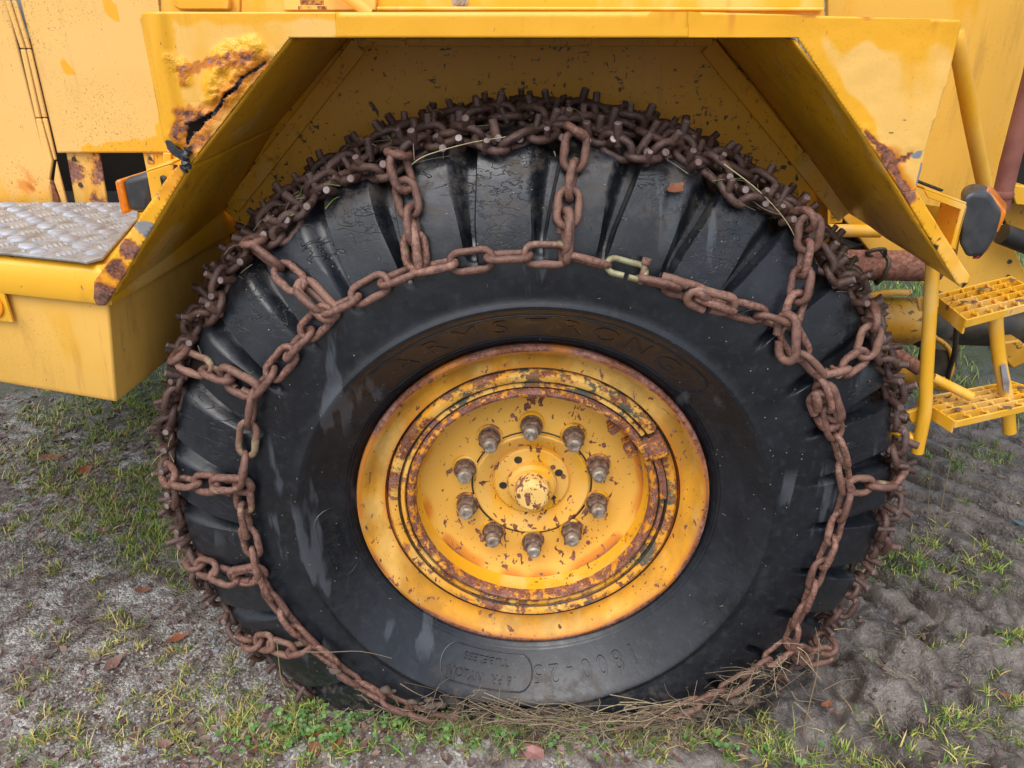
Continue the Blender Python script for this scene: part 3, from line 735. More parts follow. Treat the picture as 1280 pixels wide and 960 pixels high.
# slanting under-panels of the arch, real sheets running back to the inner wall
def panel(name, quad, mat, th, parent, n=(24, 24), bulge=0.0, bevel=0):
    a, b, c, d = [Vector(p) for p in quad]; vs = []; nu, nv_ = n
    nr = (b-a).cross(d-a).normalized()
    for i in range(nu+1):
        for j in range(nv_+1):
            s_ = i/nu; t = j/nv_; p = (a*(1-s_)+b*s_)*(1-t)+(d*(1-s_)+c*s_)*t
            p = p+nr*(bulge*mf(p.x+p.y, p.z, 3.5, 61, 3)); vs.append(p)
    fs = [(i*(nv_+1)+j, (i+1)*(nv_+1)+j, (i+1)*(nv_+1)+j+1, i*(nv_+1)+j+1) for i in range(nu) for j in range(nv_)]
    m = MB().add(vs, fs); o = m.build(name, mat, parent, 60)
    if th: s_ = o.modifiers.new('sheet', 'SOLIDIFY'); s_.thickness = th; s_.offset = 0
    return o
TLf, TRf = Wf(362, 47), Wf(997, 47)
BLf = Wf(131, 380); BRf = Wf(1203, 358)
TLr = Vector((TLf.x, YI, TLf.z)); TRr = Vector((TRf.x, YI, TRf.z))
BLr = W(279, 249, YI); BRr = W(1064, 264, YI)
BLm = Vector((-.703, YF, 1.169))
yo = Vector((0, .0045, 0))
MLf = Wf(236, 207); MLr = Vector((MLf.x, YI, MLf.z)); BLq = Vector((BLf.x, YI, BLf.z))
panel('arch_panel', [TLf+yo, MLf+yo, MLr, TLr], M['slant'], .004, fender, bulge=.004)
panel('arch_panel', [MLf+yo, Wf(137, 374)+yo, Vector((Wf(137, 374).x, YI, Wf(137, 374).z)), MLr], M['slant'], .004, fender, bulge=.004)
panel('arch_panel', [TRf+yo, BRf+yo, BRr, TRr], M['slant'], .004, fender, bulge=.006)
panel('arch_panel', [TLf+yo+Vector((0, 0, .003)), TRf+yo+Vector((0, 0, .003)), TRr+Vector((0, 0, .003)), TLr+Vector((0, 0, .003))], M['slant'], .004, fender, bulge=.002)
# top sheet of the fender
panel('top_sheet', [Wf(178, 16)+yo, Wf(1199, 25.5)+yo, Vector((.70, .44, Wf(1199, 25.5).z)), Vector((-.62, .44, Wf(178, 16).z))], M['beam'], .004, fender)
# inner wall of the well
wi = [W(418, 44, YI), W(893, 47, YI), W(1019, 190, YI), W(1019, 330, YI), Vector((.55, YI, .85)), Vector((-.45, YI, .85)), W(282, 264, YI), W(262, 252, YI)]
iw = finish_plate('inner_wall', cut_plate(wi, .03, YI), lambda x, z: (.004*mf(x, z, 4, 71, 3), {}), M['well'], .004, fender)
# angle-iron seams with bolt heads along the inner wall
def seam(p, q_, wd, side):
    p = Vector(p); q_ = Vector(q_); d = (q_-p).normalized(); n_ = Vector((d.z*side, 0, -d.x*side))
    MB().prism([p, q_, q_+n_*wd, p+n_*wd], (0, -.006, 0)).build('seam_flange', M['slant'], fender, bevel=.0015)
    return d, n_
off = Vector((0, -.007, 0))
dL, nL = seam(W(441, 49, YI)+off, W(284, 251, YI)+off, .036, -1)
dR, nR = seam(W(892, 49, YI)+off, W(1062, 262, YI)+off, .036, 1)
seam(W(444, 47.5, YI)+off*1.6, W(889, 47.5, YI)+off*1.6, .016, 1)
def bolt(p, r=.010, ax=(0, -1, 0), mat=None, parent=None, name='bolt'):
    ax = Vector(ax).normalized(); q_ = ax.orthogonal().normalized(); s_ = ax.cross(q_); p = Vector(p); m = MB()
    m.tube([p-ax*.002, p+ax*.0018], r*1.5, 16)
    r0 = [p+(q_*math.cos(i*PI/3)+s_*math.sin(i*PI/3))*r for i in range(6)]; m.prism(r0, ax*.0075)
    return m.build(name, mat or M['slant'], parent or fender, 30)
for u_, v_ in ((292, 250), (333, 198), (366, 158), (410, 103)): bolt(W(u_, v_, YI)+off*1.9, .0085)
for u_, v_ in ((935, 113), (1004, 196)): bolt(W(u_, v_, YI)+off*1.9, .0085)
for u_ in (505, 620, 742): bolt(W(u_, 52, YI)+Vector((0, -.018, -.004)), .008)

# ---------- step box on the left
stepbox = empty('step_box', parent=loader)
C0 = W(133, 378, -.087); DZ = .018; zt = 1.142+DZ
A_ = Vector((C0.x, -.087, zt)); B_ = Vector((-1.10, .010, zt)); farL = Vector((-2.3, .010, zt)); back = .44
side_b = W(134, 508, -.087)
def boxface():
    m = MB()
    def lay(z, ins, xin): return [Vector((A_.x-xin, A_.y+ins, z)), Vector((B_.x, B_.y+ins, z)), Vector((-2.3, B_.y+ins, z)), Vector((-2.3, back, z)), Vector((A_.x+.045-xin, back, z))]
    L = [lay(1.070+DZ, .006, .0), lay(.880+DZ, .0, .026), lay(.867+DZ, .006, .030)]
    vs = sum(L, []); n_ = 5
    fs = [(q_*n_+i, q_*n_+(i+1) % n_, (q_+1)*n_+(i+1) % n_, (q_+1)*n_+i) for q_ in range(2) for i in range(n_)]
    fs.append(tuple(range(2*n_, 3*n_))); m.add(vs, fs)
    return m
boxface().build('box_shell', M['boxp'], stepbox, 30, bevel=.004)
# rolled rim round the top of the box
m = MB(); edge = [(1.066, .0, .004), (1.068, -.010, .014), (1.078, -.013, .017), (1.105, -.011, .015), (1.122, -.006, .010), (1.133, .004, .000), (1.138, .020, -.016), (1.1385, .06, -.05), (1.1385, .40, -.10)]
vs = []; n_ = 4
for (z, ins, xo) in [(e_[0]+DZ, e_[1], e_[2]) for e_ in edge]:
    vs += [Vector((-2.3, B_.y+ins, z)), Vector((B_.x, B_.y+ins, z)), Vector((A_.x+xo, A_.y+ins, z)), Vector((A_.x+.045+xo, back, z))]
m.add(vs, [(q_*4+i, q_*4+i+1, (q_+1)*4+i+1, (q_+1)*4+i) for q_ in range(len(edge)-1) for i in range(3)])
m.build('box_rim', M['yellow'], stepbox, 60)
# chequer plate with raised bars
pl = [Wz(-200, 253, 1.146+DZ), Wz(172, 253, 1.146+DZ), Wz(172, 272, 1.146+DZ), Wz(128, 322, 1.146+DZ), Wz(108, 327, 1.146+DZ), Wz(96, 325, 1.146+DZ), Wz(0, 315, 1.146+DZ), Wz(-250, 300, 1.146+DZ)]
MB().prism(pl, (0, 0, -.005)).build('tread_plate', M['alu'], stepbox, 30, bevel=.0012)
def inpoly(x, y, P):
    c = False; n_ = len(P)
    for i in range(n_):
        a, b = P[i], P[i-1]
        if (a.y > y) != (b.y > y) and x < (b.x-a.x)*(y-a.y)/(b.y-a.y)+a.x: c = not c
    return c
m = MB(); cell = .050; mx = [p.x for p in pl]; my = [p.y for p in pl]
i = 0
for ix in range(int((max(mx)-min(mx))/cell)+1):
    for iy in range(int((max(my)-min(my))/cell)+1):
        cx, cy = min(mx)+ix*cell, min(my)+iy*cell
        ang = R(45) if (ix+iy) % 2 else R(-45)
        for q_ in range(-2, 3):
            Ln = .0185*(1-.12*abs(q_)); ox, oy = q_*.0085*-math.sin(ang), q_*.0085*math.cos(ang)
            X0, Y0 = cx+ox, cy+oy; dx, dy = math.cos(ang)*Ln, math.sin(ang)*Ln; wx, wy = -math.sin(ang)*.0032, math.cos(ang)*.0032
            if not (inpoly(X0+dx, Y0+dy, pl) and inpoly(X0-dx, Y0-dy, pl)): continue
            z0, z1 = 1.1462+DZ, 1.1495+DZ
            m.add([(X0-dx, Y0-dy, z0), (X0+wx*1.2, Y0+wy*1.2, z0), (X0+dx, Y0+dy, z0), (X0-wx*1.2, Y0-wy*1.2, z0), (X0-dx*.75, Y0-dy*.75, z1), (X0+wx*.5, Y0+wy*.5, z1), (X0+dx*.75, Y0+dy*.75, z1), (X0-wx*.5, Y0-wy*.5, z1)],
                  [(0, 1, 5, 4), (1, 2, 6, 5), (2, 3, 7, 6), (3, 0, 4, 7), (4, 5, 6, 7)])
tag(m.build('tread_bars', M['alubar'], stepbox, 30), kind='stuff')
# round reflector on a square backing
fd = (A_-B_).normalized(); fn_ = Vector((fd.y, -fd.x, 0))
rc = W(2, 378, -.01)
t_ = (rc-B_).dot(fd); rc = B_+fd*t_; rc.z = W(2, 378, rc.y).z; rc = rc+fn_*.004
m = MB(); hw = .042; cz = Vector((0, 0, 1))
m.prism([rc+fd*(-hw)+cz*(-hw*.8), rc+fd*hw*.72+cz*(-hw*.8), rc+fd*hw*.72+cz*hw*.8, rc+fd*(-hw)+cz*hw*.8], fn_*.004).build('reflector_plate', M['yellow'], stepbox)
m = MB(); ctr = rc+fn_*.004+fd*-.006
m.tube([ctr, ctr+fn_*.004, ctr+fn_*.0055, ctr+fn_*.0058], [.027, .027, .024, .002], 32).build('reflector', M['reflector'], stepbox)
MB().tube([ctr+fn_*.005, ctr+fn_*.0085], .004, 12).build('reflector_screw', M['grime'], stepbox)

# ---------- body panels behind the fender
YB = .44
body = empty('body', parent=loader)
def poly_panel(name, px, Yp, mat, th=.02, parent=body, bev=.003, label=None):
    o = MB().prism([W(u_, v_, Yp) for (u_, v_) in px], (0, th, 0)).build(name, mat, parent, 30, bevel=bev)
    if label: o['label'] = label
    return o
def gridplate(name, px, Yp, mat, fn, step=.02, th=.006):
    return finish_plate(name, cut_plate([W(u_, v_, Yp) for (u_, v_) in px], step, Yp), fn, mat, th, body)
zW = lambda u_, v_: W(u_, v_, YB)
dripP = pxline([(130, -8, 5), (138, 10, 6), (143, 24, 3)], YB); spotP = pxline([(82, 79, 4), (85, 86, 4)], YB); lowP = pxline([(108, 189, 5), (206, 180, 8), (205, 150, 4)], YB)
def fnP(x, z):
    n_ = .004*mf(x, z, 40, 81)
    w_ = max(s1(.003, -.003, seg_dist((x, z), dripP)+n_), s1(.003, -.003, seg_dist((x, z), spotP)+n_), s1(.008, -.006, seg_dist((x, z), lowP)+n_*2))
    return .002*mf(x, z, 4, 82), {'wet': w_*.9}
gridplate('door_panel', [(-12, -160), (196, -160), (198, 0), (213, 191), (72, 191), (25.5, 0)], YB, M['panel'], fnP, .012)
rustP = pxline([(35, 230, 6), (30, 222, 6)], YB-.004)
def fnP2(x, z):
    n_ = .01*mf(x, z, 30, 83); d = seg_dist((x, z), rustP)+n_
    return .002*mf(x, z, 4, 84), {'rust': s1(.006, -.012, d)*s1(-.1, .4, mf(x, z, 90, 85)), 'stain': .5*s1(.03, 0, d)*s1(0, .4, mf(x, z, 40, 86)+.1), 'wet': .3*s1(1.27, 1.15, z+.02*mf(x, z, 15, 87))}
gridplate('door_panel', [(-420, -160), (-22, -160), (7, 0), (63, 225), (67, 256), (-420, 256)], YB-.004, M['panel'], fnP2, .012)
# hinge with knuckles between the panels
hb = [(-16, -110), (9, 0), (28, 61), (47, 147), (64, 225), (71, 256)]
ht = [(-4, -110), (21.5, 0), (40, 61), (60, 147), (72, 200), (86, 256)]
for i in range(len(hb)-1):
    a, b, c, d = hb[i], ht[i], ht[i+1], hb[i+1]
    g = .6
    mid0 = ((a[0]+b[0])/2, a[1]+g); mid1 = ((c[0]+d[0])/2, c[1]-g)
    MB().prism([zW(a[0], a[1]+g), zW(*mid0), zW(*mid1), zW(d[0], d[1]-g)], (0, -.009, 0)).build('hinge_leaf', M['panel'] if i < 4 else M['bracket'], body, bevel=.002)
    MB().prism([zW(mid0[0]+.7, mid0[1]), zW(b[0], b[1]+g), zW(c[0], c[1]-g), zW(mid1[0]+.7, mid1[1])], (0, -.006, 0)).build('hinge_leaf', M['panel'], body, bevel=.002)
# the open slot under the door panel: dark cavity with brackets in it
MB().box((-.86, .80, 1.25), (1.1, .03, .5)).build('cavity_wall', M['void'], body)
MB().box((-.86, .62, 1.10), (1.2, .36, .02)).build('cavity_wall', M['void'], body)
poly_panel('bracket', [(82, 190), (124, 190), (135, 257), (94, 257)], YB+.012, M['bracket'], .006)
for u_, v_ in ((93, 199), (101, 231)): MB().tube([W(u_, v_, YB+.013), W(u_, v_, YB+.010)], .006, 14).build('bracket_hole', M['grime'], body)
poly_panel('bracket', [(182, 192), (192, 192), (193, 205), (184, 205)], YB+.006, M['bracket'], .006)
MB().tube([W(187.5, 198, YB+.007), W(187.5, 198, YB+.003)], .004, 12).build('bracket_hole', M['grime'], body)
poly_panel('bracket', [(203, 191), (213, 191), (218, 262), (206, 262)], YB-.002, M['body'], .01)
# panels above the fender
poly_panel('upper_panel', [(198.6, -160), (300, -160), (300, 30), (200, 30)], YB+.004, M['body'])
poly_panel('upper_panel', [(300.8, -160), (1031, -160), (1031, 30), (300.8, 30)], YB+.008, M['beam'])
poly_panel('upper_rail', [(216, -6), (286, -6), (286, 12), (224, 12), (217, 8)], YB-.02, M['beam'], .02)
poly_panel('upper_rail', [(354, -30), (470, -30), (470, 13.2), (354, 13.2)], YB-.006, M['fender'], .012)
MB().tube([W(400, -30, YB-.05), W(462, 17, YB-.02)], .012, 12).build('strut', M['beam'], body)
m = MB(); c = W(391, 12, .25)
for (dz, r0, h0) in ((0, .027, .006), (.008, .022, .008), (.018, .026, .007), (.027, .020, .012), (.041, .026, .01)): m.tube([c+Vector((0, 0, dz)), c+Vector((0, 0, dz+h0))], r0, 20)
m.build('filler_cap', M['bracket'], body)
bolt(W(575, 0, YB+.006), .012, parent=body, mat=M['nutend'])
m = MB(); 
poly_panel('upper_rail', [(470.5, 8), (1031, 9), (1031, 13.5), (470.5, 13)], YB-.012, M['beam'], .02)
# right-hand body side, sloping back edge
poly_panel('side_panel', [(1035, -200), (1420, -200), (1330, -60), (1290, 60), (1247, 236), (1240, 250), (1282, 340), (1300, 366), (1190, 372), (1100, 330), (1035, 250)], .55, M['body'], .02, label='smooth yellow body side with sloping edge')
for u_, v_ in ((1262, 327), (1260, 346)): MB().tube([W(u_, v_, .552), W(u_, v_, .547)], .006, 12).build('panel_hole', M['grime'], body)
poly_panel('side_panel', [(1019.5, 180), (1046, 180), (1046, 335), (1019.5, 335)], .62, M['axle'], .02)
# yellow stay and oxide-red exhaust
stay = cubic([W(1193, 40, .12), W(1198, 62, .12), W(1212, 140, .16), W(1224, 200, .20), W(1234, 250, .24)], 8)
MB().tube(stay, .0145, 20).build('stay_tube', M['body'], body)
ex = [W(1330, -90, .42), W(1292, 92, .42), W(1262, 205, .42), W(1249, 262, .42)]
MB().tube(ex, .021, 20).build('exhaust_pipe', M['exhaust'], body)
MB().tube([W(1253, 238, .42), W(1252, 243, .42), W(1251, 247, .42)], [.0235, .0265, .0235], 20).build('pipe_clamp', M['exhaust'], body)
poly_panel('rear_plate', [(1240, 236), (1264, 226), (1340, 250), (1340, 300), (1262, 290)], .75, M['axle'], .03)
MB().box((1.62, .85, 1.30), (.34, .2, .16)).build('rear_casting', M['void'], body, bevel=.03)
MB().tube([W(1252, 292, .5), W(1330, 322, .50)], .026, 20).build('rubber_hose', M['grime'], body)
poly_panel('rear_guard', [(1262, 230), (1340, 242), (1340, 262), (1270, 256)], .70, M['yellow'], .03)

# ---------- side marker lamp on the left
lamp = empty('side_lamp', parent=loader)
def lathe_poly(name, ring_pts, mat, parent, bevel=.006):
    return
yl = .02
def rbox(name, P8, mat, parent, bev, seg=3):
    m = MB().add(P8, [(0, 1, 3, 2), (4, 6, 7, 5), (0, 4, 5, 1), (2, 3, 7, 6), (0, 2, 6, 4), (1, 5, 7, 3)])
    return m.build(name, mat, parent, 50, bevel=bev, bseg=seg)
def hexa(front, Y0, Y1, shrink=1.0, dv=(0, 0, 0)):
    # four pixel corners (tl, tr, bl, br) at depth Y0, carried straight back to Y1
    out = []; dv = Vector(dv)
    f = [W(u_, v_, Y0) for (u_, v_) in front]; c = sum(f, Vector())/4
    for p in f:
        q_ = c+(p-c)*shrink; out += [p, Vector((q_.x, Y1, q_.z))+dv]
    return out
rbox('lamp_housing', hexa([(151, 224), (190, 215), (160, 265), (187, 267)], -.005, .085, .92, (.02, 0, .005)), M['black'], lamp, .010)
rbox('lamp_lens', hexa([(142, 226), (151, 224), (151, 269.5), (160, 266)], -.006, .08, .92, (.02, 0, .005)), M['amber'], lamp, .005)
m = MB().prism([W(183, 215, -.02), W(216, 205, -.02), W(216, 226, -.02), W(190, 254, -.02)], (0, .005, 0)); m.build('lamp_bracket', M['yellow'], lamp, bevel=.0015)
m = MB().prism([W(183, 215, -.02), W(216, 205, -.02), W(216, 205, -.02)+Vector((0, .10, 0)), W(183, 215, -.02)+Vector((0, .10, 0))], (0, 0, .004)); m.build('lamp_bracket', M['yellow'], lamp, bevel=.0015)
MB().tube(cubic([W(203, 236, -.026), W(207, 226, -.03), W(203, 222, -.026), W(205, 232, -.022)], 5), .004, 8).build('lamp_wire', M['grime'], lamp)

# ---------- tail lamp on the right
tail = empty('tail_lamp', parent=loader)
def tailbox(name, L, Y0, Y1, mat, bev, dv=(0, 0, 0), seg=4):
    f = [W(u_, v_, Y0) for (u_, v_) in L]; m = MB().prism(f, Vector((0, Y1-Y0, 0))+Vector(dv))
    return m.build(name, mat, tail, 50, bevel=bev, bseg=seg)
tailbox('lamp_housing', [(1203, 247), (1216, 239), (1238, 242), (1253, 266), (1245, 296), (1229, 320), (1209, 323), (1200, 306)], -.03, .05, M['black'], .015, (.040, 0, 0), 5)
tailbox('lamp_lens', [(1232, 240), (1241, 245), (1258, 266), (1255, 275), (1247, 291.5), (1241, 289), (1249, 265)], -.022, .048, M['amber'], .003, (.042, 0, 0))
tailbox('lamp_lens', [(1240, 290), (1246.5, 292.5), (1234, 313), (1224, 324), (1214, 324), (1226, 318)], -.022, .048, M['red'], .003, (.042, 0, 0))
yb = -.03
MB().prism([W(1155, 237, yb), W(1208, 256, yb), W(1208, 262, yb), W(1194, 312, yb), W(1188, 309, yb), W(1201, 262, yb), W(1160, 247, yb)], (0, .004, 0)).build('lamp_bracket', M['yellow'], tail, bevel=.001)
MB().prism([W(1155, 237, yb), W(1208, 256, yb), W(1208, 256, yb)+Vector((-.005, .09, 0)), W(1155, 237, yb)+Vector((-.01, .13, 0))], (0, 0, .004)).build('lamp_bracket', M['yellow'], tail, bevel=.001)
MB().prism([W(1206, 258, yb), W(1192, 312, yb), W(1192, 312, yb)+Vector((0, .08, 0)), W(1206, 258, yb)+Vector((0, .08, 0))], (.004, 0, 0)).build('lamp_bracket', M['yellow'], tail, bevel=.001)
MB().prism([W(1150, 255, .08), W(1205, 262, .08), W(1195, 330, .08), W(1165, 318, .08)], (0, .004, 0)).build('lamp_bracket', M['axle'], tail)
for i in range(4):
    a = W(1150+i*9, 228+i*3.4, .16); MB().prism([a, a+Vector((.010, .012, 0)), a+Vector((-.002, .05, .004)), a+Vector((-.012, .038, .004))], (0, 0, -.003)).build('grille_slot', M['void'], tail)

# ---------- boarding ladder on the right
lad = empty('boarding_ladder', parent=loader)
yp = .015
MB().tube(cubic([W(1166, 330, yp), W(1163, 380, yp), W(1158, 470, yp), W(1156, 515, yp), W(1148, 556, yp)], 5)+[W(1146.5, 565, yp)], .0128, 20).build('ladder_post', M['yellow'], lad)
MB().tube(cubic([W(1244, 380, .10), W(1246, 420, .10), W(1250, 455, .10), W(1258, 496, .10), W(1262, 540, .10)], 6), .0135, 20).build('ladder_post', M['yellow'], lad)
MB().prism([W(1251, 458, .078), W(1257, 455, .078), W(1262, 478, .078), W(1261, 492, .078), W(1255, 488, .078)], (0, .004, 0)).build('ladder_sticker', M['alu'], lad)
MB().tube([W(1166, 472, .07), W(1214, 496, .05)], .0105, 16).build('ladder_brace', M['yellow'], lad)
MB().tube([W(1114, 536, .05), W(1152, 554, yp)], .0115, 16).build('ladder_brace', M['yellow'], lad)
def step(zs, fl, fr, bl, br, hgt):
    FL, FR, BL, BR = [Wz(u_, v_, zs) for (u_, v_) in (fl, fr, bl, br)]
    dn = Vector((0, 0, -hgt)); th = .004
    def wall(a, b, q_=1.0):
        n_ = (b-a).cross(Vector((0, 0, 1))).normalized()*th
        MB().prism([a, b, b+dn*q_, a+dn*q_], n_).build('step_side', M['yellow'], lad, bevel=.001)
    wall(FL, FR, .55); wall(FL, BL); wall(FR, BR); wall(BL, BR, .8)
    for i in range(1, 5):
        t = i/5; a = FL.lerp(BL, t); b = FR.lerp(BR, t)
        MB().prism([a, b, b+dn*.7, a+dn*.7], (0, .003, 0)).build('grating_bar', M['yellow'], lad)
    for i in range(1, 6):
        t = i/6; a = FL.lerp(FR, t); b = BL.lerp(BR, t); vs = []
        # serrated cross bar
        nz = 14
        for j in range(nz+1):
            p = a.lerp(b, j/nz); vs += [p+Vector((0, 0, -.001+(.003 if j % 2 else -.003))), p+Vector((0, 0, -.009))]
        m = MB().add(vs, [(2*j, 2*j+2, 2*j+3, 2*j+1) for j in range(nz)])
        o = m.build('grating_bar', M['yellow'], lad); s_ = o.modifiers.new('s', 'SOLIDIFY'); s_.thickness = .002
    # mud caught on the grating
    m = MB()
    for q_ in range(9):
        s_, t = random.random(), random.random()**.7*.9; p = FL.lerp(FR, s_).lerp(BL.lerp(BR, s_), t*.9); r0 = random.uniform(.004, .011)
        vs = [p+Vector((r0*random.uniform(.7, 1.3)*math.cos(i*PI/3.5), r0*random.uniform(.4, .9)*math.sin(i*PI/3.5), random.uniform(.001, .005))) for i in range(7)]
        vs.append(p+Vector((0, 0, .002+r0*.35))); m.add(vs, [(i, (i+1) % 7, 7) for i in range(7)])
    tag(m.build('caked_mud', M['mudclod'], lad, 60), kind='stuff')
    return FL, FR, BL, BR
k = N('drying_mud'); M['mudclod'] = k.set(Base_Color=k.mix(k.noise(70, 4), (.045, .030, .020), (.13, .095, .07)), Roughness=.8, Normal=k.bump(k.noise(220, 3), .5, .004))
step(W(1207, 399, -.02).z, (1207, 399), (1310, 372), (1168, 368), (1262, 345), .030)
step(W(1193, 526, -.02).z, (1193, 526), (1325, 496), (1147, 497), (1262, 476), .028)
MB().prism([W(1148, 374, .03), W(1174, 366, .03), W(1174, 384, .03), W(1150, 390, .03)], (0, .01, 0)).build('ladder_gusset', M['yellow'], lad, bevel=.002)
MB().prism([W(1134, 516, .03), W(1158, 508, .03), W(1158, 524, .03), W(1140, 530, .03)], (0, .01, 0)).build('ladder_gusset', M['yellow'], lad, bevel=.002)

# ---------- running gear seen past the tyre
gear = empty('running_gear', parent=loader)
MB().tube([W(1000, 330, .48), W(1172, 333, .48)], .038, 28).build('rusty_pipe', M['pipe_rust'], gear)
cc = W(1098, 333, .48); m = MB(); m.tube([cc+Vector((.006*math.sin(i), -.043*math.cos(2*PI*i/20), .043*math.sin(2*PI*i/20))) for i in range(20)], .005, 8, closed=True); m.build('pipe_strap', M['grime'], gear)
m = MB(); m.tube(cubic([cc+Vector((0, -.02, .03)), cc+Vector((-.015, -.04, .055)), cc+Vector((-.05, -.03, .045)), cc+Vector((-.03, -.02, .03))], 5), .005, 8).build('pipe_strap', M['grime'], gear)
MB().tube([W(1030, 288, .50), W(1100, 289, .50)], .016, 16).build('tie_rod', M['yellow'], gear)
MB().prism([W(1035, 258, .54), W(1053, 256, .54), W(1053, 278, .54), W(1035, 280, .54)], (0, .006, 0)).build('maker_plate', M['yellow'], gear)
m = MB()
for i in range(3): m.tube([W(1039+i*.5, 262+i*5, .535), W(1051, 261+i*5, .535)], .0022, 6)
m.build('maker_plate_ribs', M['grime'], gear)
# axle casing and knuckle
ax = [W(1040, 395, .62), W(1095, 398, .62), W(1140, 402, .62), W(1150, 403, .62)]
MB().tube(ax, [.06, .062, .066, .052], 28).build('axle_casing', M['axle'], gear)
MB().tube(cubic([W(1080, 372, .56), W(1110, 366, .56), W(1138, 366, .56)], 5), .010, 10).build('axle_bracket', M['yellow'], gear)
MB().tube([W(1150, 400, .66), W(1172, 408, .66)], [.07, .075], 24).build('axle_boss', M['grime'], gear)
MB().tube([W(1165, 405, .80), W(1310, 410, .80)], .062, 24).build('axle_casing', M['grime'], gear)
MB().prism([W(1255, 428, .62), W(1275, 425, .62), W(1300, 446, .62), W(1266, 462, .62), W(1256, 450, .62)], (0, .05, 0)).build('axle_bracket', M['axle'], gear, bevel=.006)
MB().tube([W(1095, 425, .40), W(1150, 462, .36)], .017, 16).build('cylinder_rod', M['pipe_rust'], gear)
MB().tube([W(1085, 450, .5), W(1150, 470, .5), W(1180, 478, .5)], [.03, .03, .026], 18).build('steering_cylinder', M['axle'], gear)
MB().tube([W(1168, 462, .45), W(1176, 430, .45)], .045, 20).build('knuckle', M['grime'], gear)
MB().tube(cubic([W(1196, 405, .30), W(1193, 440, .32), W(1186, 465, .36), W(1184, 478, .38)], 6), .006, 10).build('hydraulic_hose', M['grime'], gear)
MB().tube(cubic([W(1166, 420, .40), W(1186, 436, .40), W(1190, 462, .40), W(1180, 480, .40)], 6), .006, 10).build('hydraulic_hose', M['axle'], gear)
for (a, b, c_, rad) in (((1045, 300), (1090, 315), (1150, 318), .012), ((1030, 310), (1080, 308), (1140, 300), .009), ((1070, 298), (1100, 318), (1120, 330), .008)):
    MB().tube(cubic([W(*a, .6), W(*b, .58), W(*c_, .62)], 6), rad, 10).build('hydraulic_hose', M['grime'], gear)
# main frame and belly
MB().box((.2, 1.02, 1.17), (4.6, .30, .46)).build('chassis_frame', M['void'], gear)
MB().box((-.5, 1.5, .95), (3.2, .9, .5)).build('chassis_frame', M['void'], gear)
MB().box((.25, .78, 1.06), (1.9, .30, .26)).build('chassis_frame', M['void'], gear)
MB().tube([(0, .30, .62), (0, 1.7, .62)], .11, 24).build('axle_casing', M['axle'], gear)
MB().box((0, 1.0, .62), (.5, .4, .42)).build('axle_casing', M['grime'], gear, bevel=.06)
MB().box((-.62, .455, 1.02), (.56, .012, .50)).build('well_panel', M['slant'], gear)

# ------------------------------------------------------------------ tyre chain
chain = empty('tyre_chain')
tag(chain, 'rusty studded tyre chain draped round the big black tyre', 'tyre chain')
def link_mesh(name, half_len, half_w, wire, n1=7, nm=9, open_gap=False, bend=0.0):
    # a welded stadium-shaped link, long axis X, lying in the XY plane
    pts = []; r = half_w
    for i in range(n1+1): a = -PI/2+PI*i/n1; pts.append(Vector((half_len-r+r*math.cos(a), r*math.sin(a), 0)))
    pts.append(Vector((0, r*.97, 0)))
    for i in range(n1+1): a = PI/2+PI*i/n1; pts.append(Vector((-half_len+r+r*math.cos(a), r*math.sin(a), 0)))
    if not open_gap: pts.append(Vector((0, -r*.97, 0)))
    for p in pts: p.z = bend*(p.x/half_len)**2
    m = MB()
    if open_gap:
        m.tube([Vector((.007, -r, 0))][::-1]+pts+[Vector((-.004, -r*1.1, .004))], wire, nm)
    else:
        rad = [wire*(1.0+(.16 if abs(p.x) < 1e-4 and p.y > 0 else 0)) for p in pts]
        m.tube(pts, rad, nm, closed=True)
    return m.mesh(name, 60)
WIRE = .0066
side_links = [link_mesh('chain_link', .0375, .0172, WIRE, bend=b) for b in (0, .002, -.003)]
cross_links = [link_mesh('chain_link', .0315, .0180, .0071, bend=b) for b in (0, .002)]
hook_link = link_mesh('chain_hook', .043, .0175, .0082, open_gap=True)
net_links = [link_mesh('studded_link', .0300, .0180, .0072, bend=b) for b in (0, .003)]
shk_mesh = link_mesh('shackle', .041, .0165, .0066, open_gap=True)
for me_ in side_links+cross_links+[hook_link]: me_.materials.append(M['link'])
for me_ in net_links: me_.materials.append(M['link2'])
shk_mesh.materials.append(M['shackle'])
studm = MB().tube([(0, 0, -.008), (0, 0, .0285), (0, 0, .0300)], [.0078, .0075, .0066], 12).mesh('stud', 40)
studm.materials.append(M['link2'])
studtop = MB().tube([(0, 0, .0298), (0, 0, .0305)], [.0064, .0058], 12).mesh('worn_stud_tip', 40); studtop.materials.append(M['studend'])
MATS = {}
def frame(t, n_):
    t = t.normalized(); n_ = (n_-t*n_.dot(t)).normalized(); b = n_.cross(t)
    return Matrix((t, b, n_)).transposed()
def place(name, me_, p, t, n_, roll, parent, scale=1.0, tilt=0.0):
    o = bpy.data.objects.new(name, me_); col.objects.link(o); o.parent = parent
    Mx = frame(t, n_) @ Matrix.Rotation(roll, 3, 'X') @ Matrix.Rotation(tilt, 3, 'Y')
    mat_ = Matrix.Translation(p) @ Mx.to_4x4() @ Matrix.Scale(scale, 4)
    o.matrix_local = mat_; MATS[o.name] = mat_
    return o
